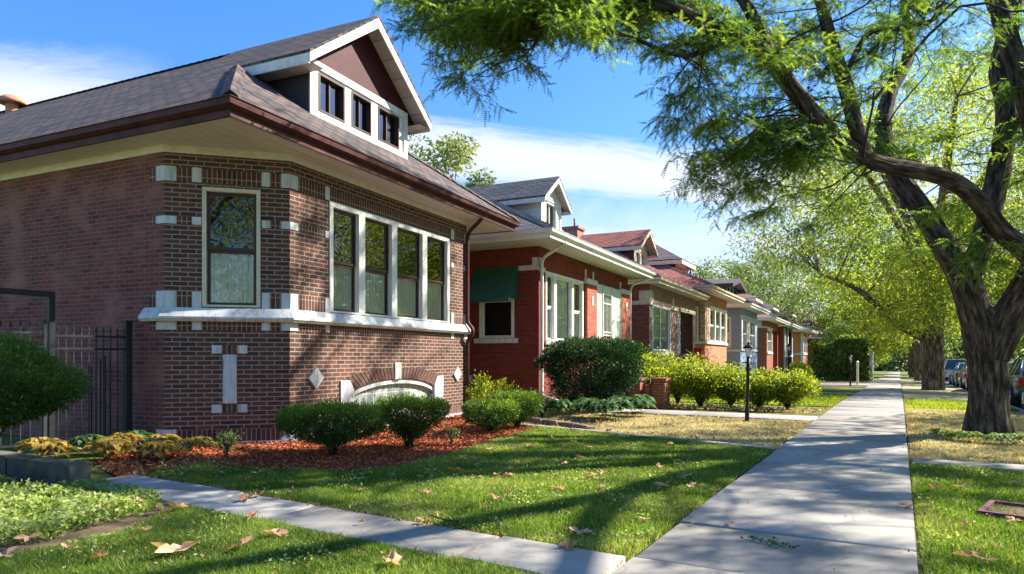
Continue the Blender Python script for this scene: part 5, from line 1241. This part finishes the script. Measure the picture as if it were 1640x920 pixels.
        for k in range(ntw):
            s0 = starts[k % 3] if k > 3 else b
            th = rng.uniform(0, 6.28); dirv = Vector((math.cos(th), math.sin(th), rng.uniform(-.35, .45)))+(b-a).normalized()*.5; dirv.normalize()
            l = rad*rng.uniform(.7, 1.5); pts = [s0, s0+dirv*l*.5+Vector((0, 0, .02)), s0+dirv*l+Vector((0, 0, -.18*l))]
            tw.tube(pts, [.0045, .003, .0015], 4, cap=False)
            m = int(l/.027)
            for j in range(m):
                t = (j+.5)/m; p = pts[0].lerp(pts[1], t*2) if t < .5 else pts[1].lerp(pts[2], t*2-1)
                sd = dirv.cross(Vector((0, 0, 1))).normalized()*(1 if j % 2 else -1)
                dd = sd*.75+dirv*.55+Vector((0, 0, -.30))+Vector(rng.normal(size=3)*.5)
                Ps.append(tuple(p)); Ds.append(tuple(dd)); Ls.append(rng.uniform(.11, .21))
    tw.build('twig', M['twigbark'], T, kind='stuff')
    Ps = np.array(Ps); Ds = np.array(Ds); Ls = np.array(Ls)
    V, Tt, k = fronds(Ps, Ds, Ls, 8)
    low = np.sin(Ps[:, 0]*2.3+1)*np.cos(Ps[:, 2]*2.9)*np.sin(Ps[:, 1]*2.1)
    rv = np.clip(.45+.3*low+rng.normal(size=len(Ps))*.16, 0, 1)
    fastmesh('crown', V, Tt, np.repeat(rv, k), M['locust'], T)
    print('main tree fronds', len(Ps))
main_tree()

def tree(label, x, y, h, cr, trunk_r, n, leaf, mat, z0=None, crown0=.3, fork=.3, seed=0, group='street trees along the sidewalk', name='street_tree', flat=1.0, lean=(0, 0), width=.4, cat='tree', low_limb=None, nb=None, droop=0):
    rng = np.random.default_rng(seed+100); z0 = gz(y)-.02 if z0 is None else z0
    T = thing(name, label, cat, (x, y, z0), 0, group)
    mb = MB(); zf = h*fork; ns = 12
    tp = [(0, 0, -.3), (0, 0, .15), (lean[0]*.3, lean[1]*.3, zf*.5), (lean[0], lean[1], zf)]
    o, rr = smoothpts(tp, [trunk_r*1.35, trunk_r*1.1, trunk_r*.95, trunk_r*1.0], 6); mb.tube(o, rr, 16, disp=bdisp)
    ends = []; k = 5
    for i in range(k):
        a = 2*math.pi*i/k+rng.uniform(-.4, .4); s = cr*rng.uniform(.35, .6); zz = h*rng.uniform(.62, .85)
        p = [tp[-1], (tp[-1][0]+s*.35*math.cos(a), tp[-1][1]+s*.35*math.sin(a), zf+(zz-zf)*.45), (tp[-1][0]+s*math.cos(a), tp[-1][1]+s*math.sin(a), zz)]
        o, rr = smoothpts(p, [trunk_r*.6, trunk_r*.4, trunk_r*.15], 5); mb.tube(o, rr, 9, disp=bdisp, cap=False); ends += o[3:]
    if low_limb:
        o, rr = smoothpts(low_limb[0], low_limb[1], 6); mb.tube(o, rr, 12, disp=bdisp); ends += o[6:]
    EP = np.array([tuple(e) for e in ends]); nb = nb or int(26+cr*9); cs = []
    while len(cs) < nb:
        q = rng.uniform(-1, 1, 3); e = np.linalg.norm(q)
        if e > 1 or e < .35: continue
        cs.append(np.array([lean[0]+q[0]*cr, lean[1]+q[1]*cr, h*(crown0+1)/2+q[2]*h*(1-crown0)/2*flat]))
    Ps = []; Ds = []; R_ = []
    per = n//nb
    for c in cs:
        i = int(np.argmin(np.linalg.norm(EP-c, axis=1))); a = Vector(EP[i]); b = Vector(c); mid = a.lerp(b, .5)+Vector((0, 0, .1*(b-a).length))
        mb.tube([a, mid, b], [trunk_r*.10, trunk_r*.06, trunk_r*.02], 5, cap=False)
        r = cr*rng.uniform(.17, .34); g = unit(rng.normal(size=(per, 3)))*(rng.random((per, 1))**.45)*r
        g[:, 2] *= .62; g[:, 2] -= droop*np.hypot(g[:, 0], g[:, 1])
        Ps.append(c+g); Ds.append(g/r+rng.normal(size=(per, 3))*.6+np.array([0, 0, -.3])); R_.append(np.clip(.5+.22*rng.normal()+.15*rng.normal(size=per), 0, 1))
    mb.build('trunk', M['bark2'], T)
    leafcloud('crown', np.concatenate(Ps), np.concatenate(Ds), leaf*RNG.uniform(.6, 1.4, per*nb), width, mat, T, np.concatenate(R_))
    return T
tree('street tree standing behind the camera side of the walk', 1.3, -9.5, 12, 6, .4, 20000, .2, M['locust_far'], crown0=.15, seed=9)
tree('second street tree, thick grey trunk with a dark limb slanting left over the sidewalk', 1.36, 36.4, 15, 7.3, .42, 90000, .19, M['locust_far'], crown0=.20, fork=.26, seed=1, droop=.3,
     low_limb=([(0, 0, 2.2), (-1.4, -.6, 3.0), (-3.0, -1.2, 4.6), (-4.6, -1.5, 5.4)], [.2, .17, .12, .05]), width=.3)
tree('third street tree seen past the left side of the second trunk', 1.3, 58, 13, 6.5, .32, 24000, .24, M['locust_far'], crown0=.22, seed=2)
tree('fourth street tree far down the right side of the sidewalk', 1.3, 78, 12, 6, .4, 16000, .3, M['locust_far'], crown0=.2, seed=3)
tree('fifth street tree, very far beside the end of the sidewalk', 1.4, 100, 13, 7, .4, 14000, .38, M['bgleaf'], crown0=.15, seed=4)
tree('far leafy tree leaning over the left side of the distant sidewalk', -3.6, 80, 9.0, 3.6, .3, 16000, .26, M['locust_far'], crown0=.15, seed=5)
tree('distant tree closing the left end of the sidewalk', -4.5, 110, 12, 7, .4, 12000, .4, M['bgleaf'], crown0=.1, seed=6)
tree('bushy green tree rising behind the ivy hedge', -4.0, 68, 5.0, 2.0, .2, 12000, .2, M['bgleaf'], crown0=.1, seed=7)
tree('pale feathery shrubby tree at the sidewalk end of the ivy hedge', -3.0, 56.5, 4.2, 2.2, .12, 9000, .16, M['locust_far'], crown0=.15, seed=8)
BG = 'trees behind the row of houses'
for i, (px, top, base_d, cr, lab) in enumerate(((690, 212, 36, 3.2, 'pale yellow green tree showing between the dormer and roof edge of the nearest bungalow'), (1165, 408, 75, 5.2, 'grey green tree rising behind the blue and russet houses, left one'), (1212, 398, 82, 6, 'tall airy tree behind the russet house roof'), (1262, 412, 92, 6.5, 'green tree behind the orange house roof'), (1330, 430, 100, 7.5, 'far green tree above the red roof past the orange house'))):
    X = at(px, HZ, base_d); h = EYE+(HZ-top)/F*base_d-gz(X.y)
    tree(lab, X.x, X.y, h, cr, .3, 9000 if i else 12000, .16+.0022*base_d, M['bgleaf'], z0=gz(X.y), crown0=.35, seed=20+i, group=BG, name='background_tree')
AG = 'trees across the street'
for i, (x, y, h, cr, lab) in enumerate(((13.5, 22, 13, 6.5, 'nearest leafy tree across the street at the right edge'), (12.8, 38, 13, 6.5, 'leafy tree across the street seen right of the large trunk'), (12.6, 56, 12, 6, 'tree across the street behind the white parked car'), (12.5, 80, 12, 6.5, 'far tree across the street beyond the parked cars'), (13, 8, 13, 6, 'tree across the street beyond the right edge of the view'))):
    tree(lab, x, y, h, cr, .35, 22000 if i < 3 else 12000, .2+.002*y, M['locust_far'], crown0=.18, seed=40+i, group=AG, fork=.28)
for i, (x, y, r, h) in enumerate(((16, 30, 2.2, 2.4), (15.5, 44, 2.6, 2.8), (16, 62, 3, 3))):
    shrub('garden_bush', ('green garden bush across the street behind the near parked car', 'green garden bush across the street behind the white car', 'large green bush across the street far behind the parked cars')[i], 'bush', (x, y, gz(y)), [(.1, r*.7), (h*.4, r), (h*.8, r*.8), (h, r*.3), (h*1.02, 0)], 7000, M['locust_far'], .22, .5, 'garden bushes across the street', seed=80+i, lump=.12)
# far wood closing the horizon
n = 130000; x = RNG.uniform(-150, 150, n); zz = -2.5+RNG.random(n)*1.25*(9+3*np.sin(x*.13)+2.5*np.sin(x*.31+1)+1.5*np.sin(x*.9))
yy = 170+RNG.normal(size=n)*5
leafcloud('distant_wood', np.column_stack([x, yy, zz-1.9]), RNG.normal(size=(n, 3)), RNG.uniform(.5, 1.2, n), .6, M['bgleaf'], kind='stuff', label='distant trees closing the horizon')

# ================================================================ CARS
def car(label, x, y, z, paint, heading=0, suv=0, group='cars parked along the street'):
    T = thing('parked_car', label, 'car', (x, y, z), heading, group)   # nose toward +Y
    W = .90; H = 1.46+.28*suv
    ysn = [-2.25, -2.2, -2.0, -1.5, -1.0, -.3, .5, 1.0, 1.5, 2.0, 2.22, 2.28]
    hw = [.68, .78, .86, .90, .90, .90, .90, .90, .88, .84, .74, .60]
    belt = [.80, .92, .98+.1*suv, .98+.1*suv, .97+.08*suv, .95+.06*suv, .93+.06*suv, .90+.06*suv, .86+.08*suv, .78+.1*suv, .70+.06*suv, .62]
    low = [.42, .34, .26, .22, .2, .2, .2, .2, .2, .22, .28, .36]
    vs = []; fs = []; m = 10
    for Y, w, b, l in zip(ysn, hw, belt, low):
        sec = [(-w*.86, l), (-w, l+.12), (-w*1.0, (l+b)/2+.08), (-w*.97, b-.06), (-w*.88, b), (w*.88, b), (w*.97, b-.06), (w, (l+b)/2+.08), (w, l+.12), (w*.86, l)]
        vs += [(a, Y, c) for a, c in sec]
    for i in range(len(ysn)-1):
        for k in range(m): fs.append((i*m+k, (i+1)*m+k, (i+1)*m+(k+1) % m, i*m+(k+1) % m))
    fs.append(tuple(range(m))); fs.append(tuple((len(ysn)-1)*m+k for k in range(m))[::-1])
    mb = MB(); mb.shared(vs, fs); 
    for yy in (-1.38, 1.38):   # wheel arches, dark wells
        for s in (-1, 1): mb.tube([(s*.70, yy, .33), (s*.912, yy, .33)], .385, 20, 1)
    body = mb.build('body', [paint, M['rubber']], T)
    # greenhouse
    ys2 = ([-2.12, -1.75, -.9, .15, .95] if suv else [-1.85, -1.2, -.6, .1, 1.05]); top = [.0, .0, 0, 0, 0]
    r0 = [(ys2[0], .94+.1*suv), (ys2[1], H-.05), (ys2[2], H), (ys2[3], H-.03), (ys2[4], .93+.06*suv)]
    vs = []; 
    for Y, zt in r0:
        wb = .78; wt = .78-.20*(zt-.9)/.55; vs += [(-wt, Y, zt), (wt, Y, zt)]
    mb = MB(); belt0 = .93+.06*suv
    for i in range(4):
        a, b, c, d = vs[2*i], vs[2*i+1], vs[2*i+2], vs[2*i+3]
        mb.face([a, b, d, c], 1 if i in (0, 3) else 0)
        for s in (0, 1):
            p, q = vs[2*i+s], vs[2*i+2+s]; sx = -.80 if s == 0 else .80
            f = [(sx, p[1], belt0), (sx, q[1], belt0), q, p]; mb.face(f if s else f[::-1], 1)
            for t in (0,):   # pillars and roof rails
                mb.tube([Vector(p)+Vector((0.0, 0, .0)), Vector(q)], .025, 5, 0); 
            if i < 3: mb.tube([Vector(q), Vector((sx, q[1]+.08, belt0))], .028, 5, 0)
    mb.build('cabin', [paint, M['carwin']], T)
    for yy in (-1.38, 1.38):
        for s in (-1, 1):
            mb = MB(); mb.tube([(s*.74, yy, .32), (s*.93, yy, .32)], .32, 22); wh = mb.build('wheel', M['rubber'], T)
            mb = MB(); mb.tube([(s*.925, yy, .32), (s*.938, yy, .32)], .2, 16); 
            for k in range(5):
                a = k*2*math.pi/5; mb.tube([(s*.94, yy, .32), (s*.945, yy+.19*math.cos(a), .32+.19*math.sin(a))], .022, 5)
            mb.build('rim', M['chrome'], wh)
    for s in (-1, 1):
        mb = MB(); mb.box(min(s*.55, s*.82), max(s*.55, s*.82), -2.24, -2.12, .70, .90); mb.build('tail_lamp', M['tail'], T)
        mb = MB(); mb.box(min(s*.45, s*.76), max(s*.45, s*.76), 2.06, 2.25, .55, .68); mb.build('headlight', M['chrome'], T)
        mb = MB(); mb.box(min(s*.86, s*1.04), max(s*.86, s*1.04), .72, .85, .95, 1.08); mb.build('wing_mirror', paint, T)
    mb = MB(); mb.box(-.78, .78, -2.31, -2.2, .35, .52); mb.box(-.22, .22, -2.30, -2.2, .62, .74); mb.build('bumper', M['rubber'], T)
def paint(name, c, metal=.3): 
    m = plain(name, c, .25, .03, 1, 0, metal=metal, spec=.6); m.node_tree.nodes['Principled BSDF'].inputs['Coat Weight'].default_value = .8; return m
rz = lambda y: gz(y)-.17
car('dark maroon car parked right of the large tree, only its side and wheels in view', 3.75, 20.6, rz(20), paint('dark_paint', (.05, .02, .025)), 0)
car('green black car parked behind the maroon one at the right edge', 3.8, 26.4, rz(26), paint('dark_green_paint', (.03, .05, .045)), 0)
car('silver car in the kerbside row partly hidden by the large trunk', 3.65, 36.5, rz(36), paint('silver_paint', (.4, .42, .45), .6), 0)
car('grey car with tan reflections, middle of the kerbside row', 3.6, 42.3, rz(42), paint('grey_paint', (.3, .29, .29), .5), 0)
car('pale car with a red tail lamp in the kerbside row behind the grey one', 3.6, 48, rz(48), paint('pale_paint', (.5, .48, .46), .3), 0)
car('white sport utility car parked at the head of the kerbside row beside the second trunk', 3.3, 55.5, rz(55), paint('white_paint_car', (.75, .76, .78), 0), 0, 1)
car('white car with red tail lamps parked across the street right of the large trunk', 8.9, 50.5, rz(50), paint('clean_white_paint', (.75, .75, .75), 0), math.pi)
car('dark car parked far down the street beside the distant trees', 3.6, 74, rz(74), paint('blue_black_paint', (.03, .04, .06)), 0)

# ================================================================ FALLEN LEAVES
def leafmesh(seed, cols=0):
    rng = random.Random(seed); k = 22; V = [(0, 0, .012)]; lob = rng.uniform(.25, .5)
    for ring in (.5, 1):
        for i in range(k):
            a = 2*math.pi*i/k; r = (1+lob*math.cos(5*a)+.10*rng.uniform(-1, 1))*.7*ring
            x, y = r*math.cos(a), r*math.sin(a)*.8; z = .30*ring*ring*(math.sin(a*1.0+seed)**2)+.12*ring*rng.uniform(-.6, 1)+.02
            V.append((x, y, max(0, z)))
    F_ = [(0, 1+i, 1+(i+1) % k) for i in range(k)]
    T = []
    for i in range(k): T += [(1+i, 1+k+i, 1+k+(i+1) % k), (1+i, 1+k+(i+1) % k, 1+(i+1) % k)]
    me = bpy.data.meshes.new('fallen_leaf'); me.from_pydata(V, [], F_+T); me.materials.append(M['brownleaf'])
    a = me.attributes.new('rnd', 'FLOAT', 'POINT'); a.data.foreach_set('value', [min(1, max(0, .3+.2*cols+.3*rng.random())) for _ in V]); me.update()
    return me
LM = [leafmesh(s, s % 3) for s in range(8)]
def fleaf(px, py, size, lab, grp, z=.03):
    x, y = G(px, py); z += .012; o = obj('fallen_leaf', random.choice(LM), None, (x, y, z+gz(y)), 0, label=lab, category='leaf', group=grp)
    s = size/1.3; o.scale = (s, s*random.uniform(.6, 1), s*random.uniform(.7, 1.3)); o.rotation_euler = (random.uniform(-.25, .25), random.uniform(-.25, .25), random.uniform(0, 6.28))
LAWN = 'dead leaves scattered on the front lawn'; NEAR = 'dead leaves in the near foreground'
lawn = [(578, 790), (650, 818), (560, 770), (765, 748), (738, 762), (752, 762), (725, 762), (815, 765), (800, 766), (860, 770), (880, 772), (835, 722), (845, 705), (860, 748), (905, 748), (792, 803), (817, 797), (672, 772), (687, 798), (897, 792), (962, 680), (990, 706), (1012, 718), (1035, 725), (1040, 720), (1092, 745), (1105, 728), (1112, 726), (1075, 760), (1085, 772), (1096, 776), (1060, 752), (975, 755), (985, 742), (940, 772), (1050, 682), (1000, 722), (930, 738), (965, 766), (902, 745), (950, 720), (745, 735), (415, 765), (465, 778), (470, 797), (700, 830), (1028, 840), (926, 864), (1110, 700), (880, 700), (905, 722), (1140, 790), (1152, 718), (1010, 770), (840, 735), (820, 720), (625, 765), (728, 728), (710, 745), (690, 760)]
lawn += [(random.uniform(760, 1120), random.uniform(695, 800)) for _ in range(26)]
for px, py in lawn: fleaf(px+random.uniform(-4, 4), py+random.uniform(-3, 3), random.choice((.05, .06, .07, .09, .10, .12)), 'curled brown leaf, one of those strewn over the front lawn', LAWN)
walkl = [(395, 806, .13, 'pale brown leaf on the near end of the narrow walk'), (415, 800, .10, 'small folded leaf beside the pale one on the narrow walk'), (578, 845, .05, 'tiny tan leaf in the middle of the narrow walk'), (912, 884, .12, 'pinkish brown leaf at the inner corner where the walks meet'), (1170, 847, .06, 'reddish brown leaf on a joint of the sidewalk'), (1452, 818, .11, 'brown leaf at the right edge of the sidewalk'), (680, 843, .09, 'brown leaf with a twig on the far edge of the narrow walk'), (1396, 824, .03, 'tiny dark leaf near the right side of the sidewalk'), (1111, 846, .045, 'small grey green leaf on the sidewalk joint')]
for px, py, s, lab in walkl: fleaf(px, py, s, lab, 'dead leaves on the walks', .028)
near = [(280, 897, .24, 'largest curled tan leaf at the lower left foreground'), (385, 888, .15, 'upright folded tan leaf right of the largest one'), (440, 868, .15, 'dark brown crumpled leaf near the narrow walk'), (230, 862, .09, 'small tan leaf left of the dark crumpled one'), (158, 907, .11, 'tan leaf at the bottom edge near the left corner'), (110, 892, .11, 'brown leaf hidden in grass near the left corner'), (45, 876, .13, 'tan leaf lying on the dark soil'), (8, 905, .13, 'tan leaf at the bottom left corner'), (628, 915, .16, 'tan brown leaf cut by the bottom edge'), (405, 838, .12, 'orange brown leaf at the edge of the narrow walk'), (285, 824, .15, 'long pale leaf beside the ground cover'), (220, 815, .12, 'orange brown leaf in the ground cover'), (260, 822, .1, 'dark leaf touching the long pale one'), (170, 822, .12, 'yellow leaf standing in the ground cover')]
for px, py, s, lab in near: fleaf(px, py, s*.85, lab, NEAR, .045)
right = [(1496, 790, .10, 'dark red brown leaf near the left of the parkway grass'), (1540, 788, .11, 'red brown leaf with pale stalk on the parkway grass'), (1487, 824, .05, 'small yellow leaf near the sidewalk edge'), (1548, 850, .06, 'small brown leaf left of the maroon slab'), (1545, 905, .12, 'dark leaf at the bottom of the parkway grass'), (1575, 910, .10, 'pale stalky leaf beside the dark bottom one'), (1623, 845, .07, 'brown leaf below the maroon slab'), (1632, 782, .09, 'brown leaf at the right edge of the parkway grass')]
for px, py, s, lab in right: fleaf(px, py, s, lab, 'dead leaves on the parkway grass', .04)
# leafy twig on the sidewalk
x, y = G(1230, 877); T = thing('fallen_twig', 'green leafy twig lying on the near sidewalk slab', 'twig', (x, y, .026), R(-25))
mb = MB(); mb.tube([(-.17, .02, .004), (0, 0, .012), (.17, -.02, .004)], [.003, .0025, .001], 5); mb.build('stem', M['twigbark'], T)
n = 70; t = RNG.uniform(-.16, .17, n); P = np.stack([t, RNG.normal(size=n)*.035, RNG.uniform(.004, .02, n)], 1); D = RNG.normal(size=(n, 3)); D[:, 2] *= .15
leafcloud('foliage', P, D, .032, .5, M['hosta'], T)
T = thing('fallen_twig', 'bare curved twig at the far edge of the narrow walk', 'twig', (*G(700, 838), .03)); mb = MB(); mb.tube([(-.12, .1, .04), (-.06, .0, .02), (.08, -.02, .01), (.2, .0, .005)], [.003, .006, .006, .003], 6); mb.build('stem', M['twigbark'], T)

# ================================================================ SKY, SUN, CAMERA
AZ, EL = R(42), R(38)
w = bpy.data.worlds.new('World'); SC.world = w; w.use_nodes = True; nt = w.node_tree; bg = nt.nodes['Background']
sky = nt.nodes.new('ShaderNodeTexSky'); sky.sky_type = 'NISHITA'; sky.sun_disc = False; sky.sun_elevation = EL; sky.sun_rotation = AZ
sky.air_density = 1.0; sky.dust_density = .3; sky.ozone_density = 3.0
hs_ = nt.nodes.new('ShaderNodeHueSaturation'); hs_.inputs['Saturation'].default_value = 1.3; hs_.inputs['Value'].default_value = .95; nt.links.new(sky.outputs[0], hs_.inputs['Color'])
tc = nt.nodes.new('ShaderNodeTexCoord'); dirv = tc.outputs['Generated']
sp = nt.nodes.new('ShaderNodeSeparateXYZ'); nt.links.new(dirv, sp.inputs[0])
def mnode(op, a, b=None, c=None, clamp=False):
    m = nt.nodes.new('ShaderNodeMath'); m.operation = op; m.use_clamp = clamp
    for i, v in enumerate((a, b, c)):
        if v is None: continue
        if isinstance(v, (int, float)): m.inputs[i].default_value = v
        else: nt.links.new(v, m.inputs[i])
    return m.outputs[0]
def band(p1, p2, width, stretch, seedv, thr, gain, fade0=None, tilt=0.25):
    """streak of cirrus along the great circle through two sky directions"""
    d1, d2 = ray(*p1).normalized(), ray(*p2).normalized(); nrm = d1.cross(d2).normalized()
    if nrm.z < 0: nrm = -nrm
    e1 = d1; e2 = nrm.cross(e1)
    def dot(v):
        n = nt.nodes.new('ShaderNodeVectorMath'); n.operation = 'DOT_PRODUCT'; nt.links.new(dirv, n.inputs[0]); n.inputs[1].default_value = tuple(v); return n.outputs['Value']
    a, b, c = dot(e1), dot(e2), dot(nrm)
    cb = nt.nodes.new('ShaderNodeCombineXYZ'); nt.links.new(mnode('MULTIPLY', b, 1.0), cb.inputs[0]); nt.links.new(mnode('MULTIPLY', c, stretch), cb.inputs[1]); cb.inputs[2].default_value = seedv
    n = nt.nodes.new('ShaderNodeTexNoise'); n.inputs['Scale'].default_value = 5; n.inputs['Detail'].default_value = 11; n.inputs['Roughness'].default_value = .72; n.inputs['Distortion'].default_value = .5; nt.links.new(cb.outputs[0], n.inputs['Vector'])
    q = mnode('DIVIDE', c, width); g = mnode('SUBTRACT', 1.0, mnode('MULTIPLY', q, q), clamp=True)
    f = mnode('MULTIPLY', mnode('ADD', mnode('SUBTRACT', n.outputs['Fac'], thr), mnode('MULTIPLY', g, .35)), gain, clamp=True)
    f = mnode('MULTIPLY', f, mnode('POWER', g, .6))
    f = mnode('MULTIPLY', f, mnode('GREATER_THAN', a, 0.0))
    if fade0:
        s0 = e2.dot(ray(*fade0[0]).normalized()); s1 = e2.dot(ray(*fade0[1]).normalized())
        f = mnode('MULTIPLY', f, mnode('DIVIDE', mnode('SUBTRACT', b, s0), s1-s0, clamp=True))
    return f
f1 = band((700, 240), (1150, 292), .047, 6.0, 3.1, .50, 4.0, ((1800, 300), (1350, 300)))
f2 = band((20, 135), (170, 140), .05, 3.0, 8.3, .52, 2.4, ((290, 140), (60, 130)))
f3 = band((1060, 385), (1250, 392), .028, 3.2, 5.7, .50, 2.4)
f4 = band((1500, 330), (1640, 300), .16, 2.0, 2.2, .50, 1.6)
zr_ = nt.nodes.new('ShaderNodeMapRange'); nt.links.new(sp.outputs[2], zr_.inputs[0]); zr_.inputs[1].default_value = 0; zr_.inputs[2].default_value = .55; zr_.inputs[3].default_value = .40; zr_.inputs[4].default_value = .68; hs_.inputs['Hue'].default_value = .508
hs_.inputs['Value'].default_value = 1; nt.links.new(zr_.outputs[0], hs_.inputs['Value'])
tot = mnode('MAXIMUM', mnode('MAXIMUM', f1, f2), mnode('MAXIMUM', f3, f4))
mx = nt.nodes.new('ShaderNodeMix'); mx.data_type = 'RGBA'; nt.links.new(mnode('MULTIPLY', tot, .92), mx.inputs[0]); nt.links.new(hs_.outputs[0], mx.inputs[6]); mx.inputs[7].default_value = (2.2, 2.3, 2.5, 1)
nt.links.new(mx.outputs[2], bg.inputs[0]); bg.inputs[1].default_value = .15
sl = bpy.data.lights.new('sun', 'SUN'); sl.energy = 4.7; sl.angle = R(.5); sl.color = (1, .93, .82)
so = bpy.data.objects.new('sun', sl); COL.objects.link(so)
sd = Vector((math.sin(AZ)*math.cos(EL), math.cos(AZ)*math.cos(EL), math.sin(EL))); so.rotation_euler = sd.to_track_quat('Z', 'Y').to_euler(); so.location = (20, 20, 30)
cam = bpy.data.cameras.new('camera'); co = bpy.data.objects.new('camera', cam); COL.objects.link(co); SC.camera = co
co.location = (0, 0, EYE); co.rotation_euler = (math.pi/2, 0, YAW)
cam.sensor_width = 36; cam.lens = F/1640*36; cam.shift_y = (HZ-460)/1640; cam.clip_end = 2000; cam.clip_start = .05
vs = SC.view_settings; vs.view_transform = 'Standard'; vs.look = 'None'; vs.exposure = 1.68; vs.gamma = 1; vs.use_curve_mapping = False
cy = SC.cycles; cy.use_denoising = True; cy.max_bounces = 6; cy.diffuse_bounces = 3; cy.glossy_bounces = 3; cy.transparent_max_bounces = 12; cy.transmission_bounces = 4; cy.sample_clamp_indirect = 6
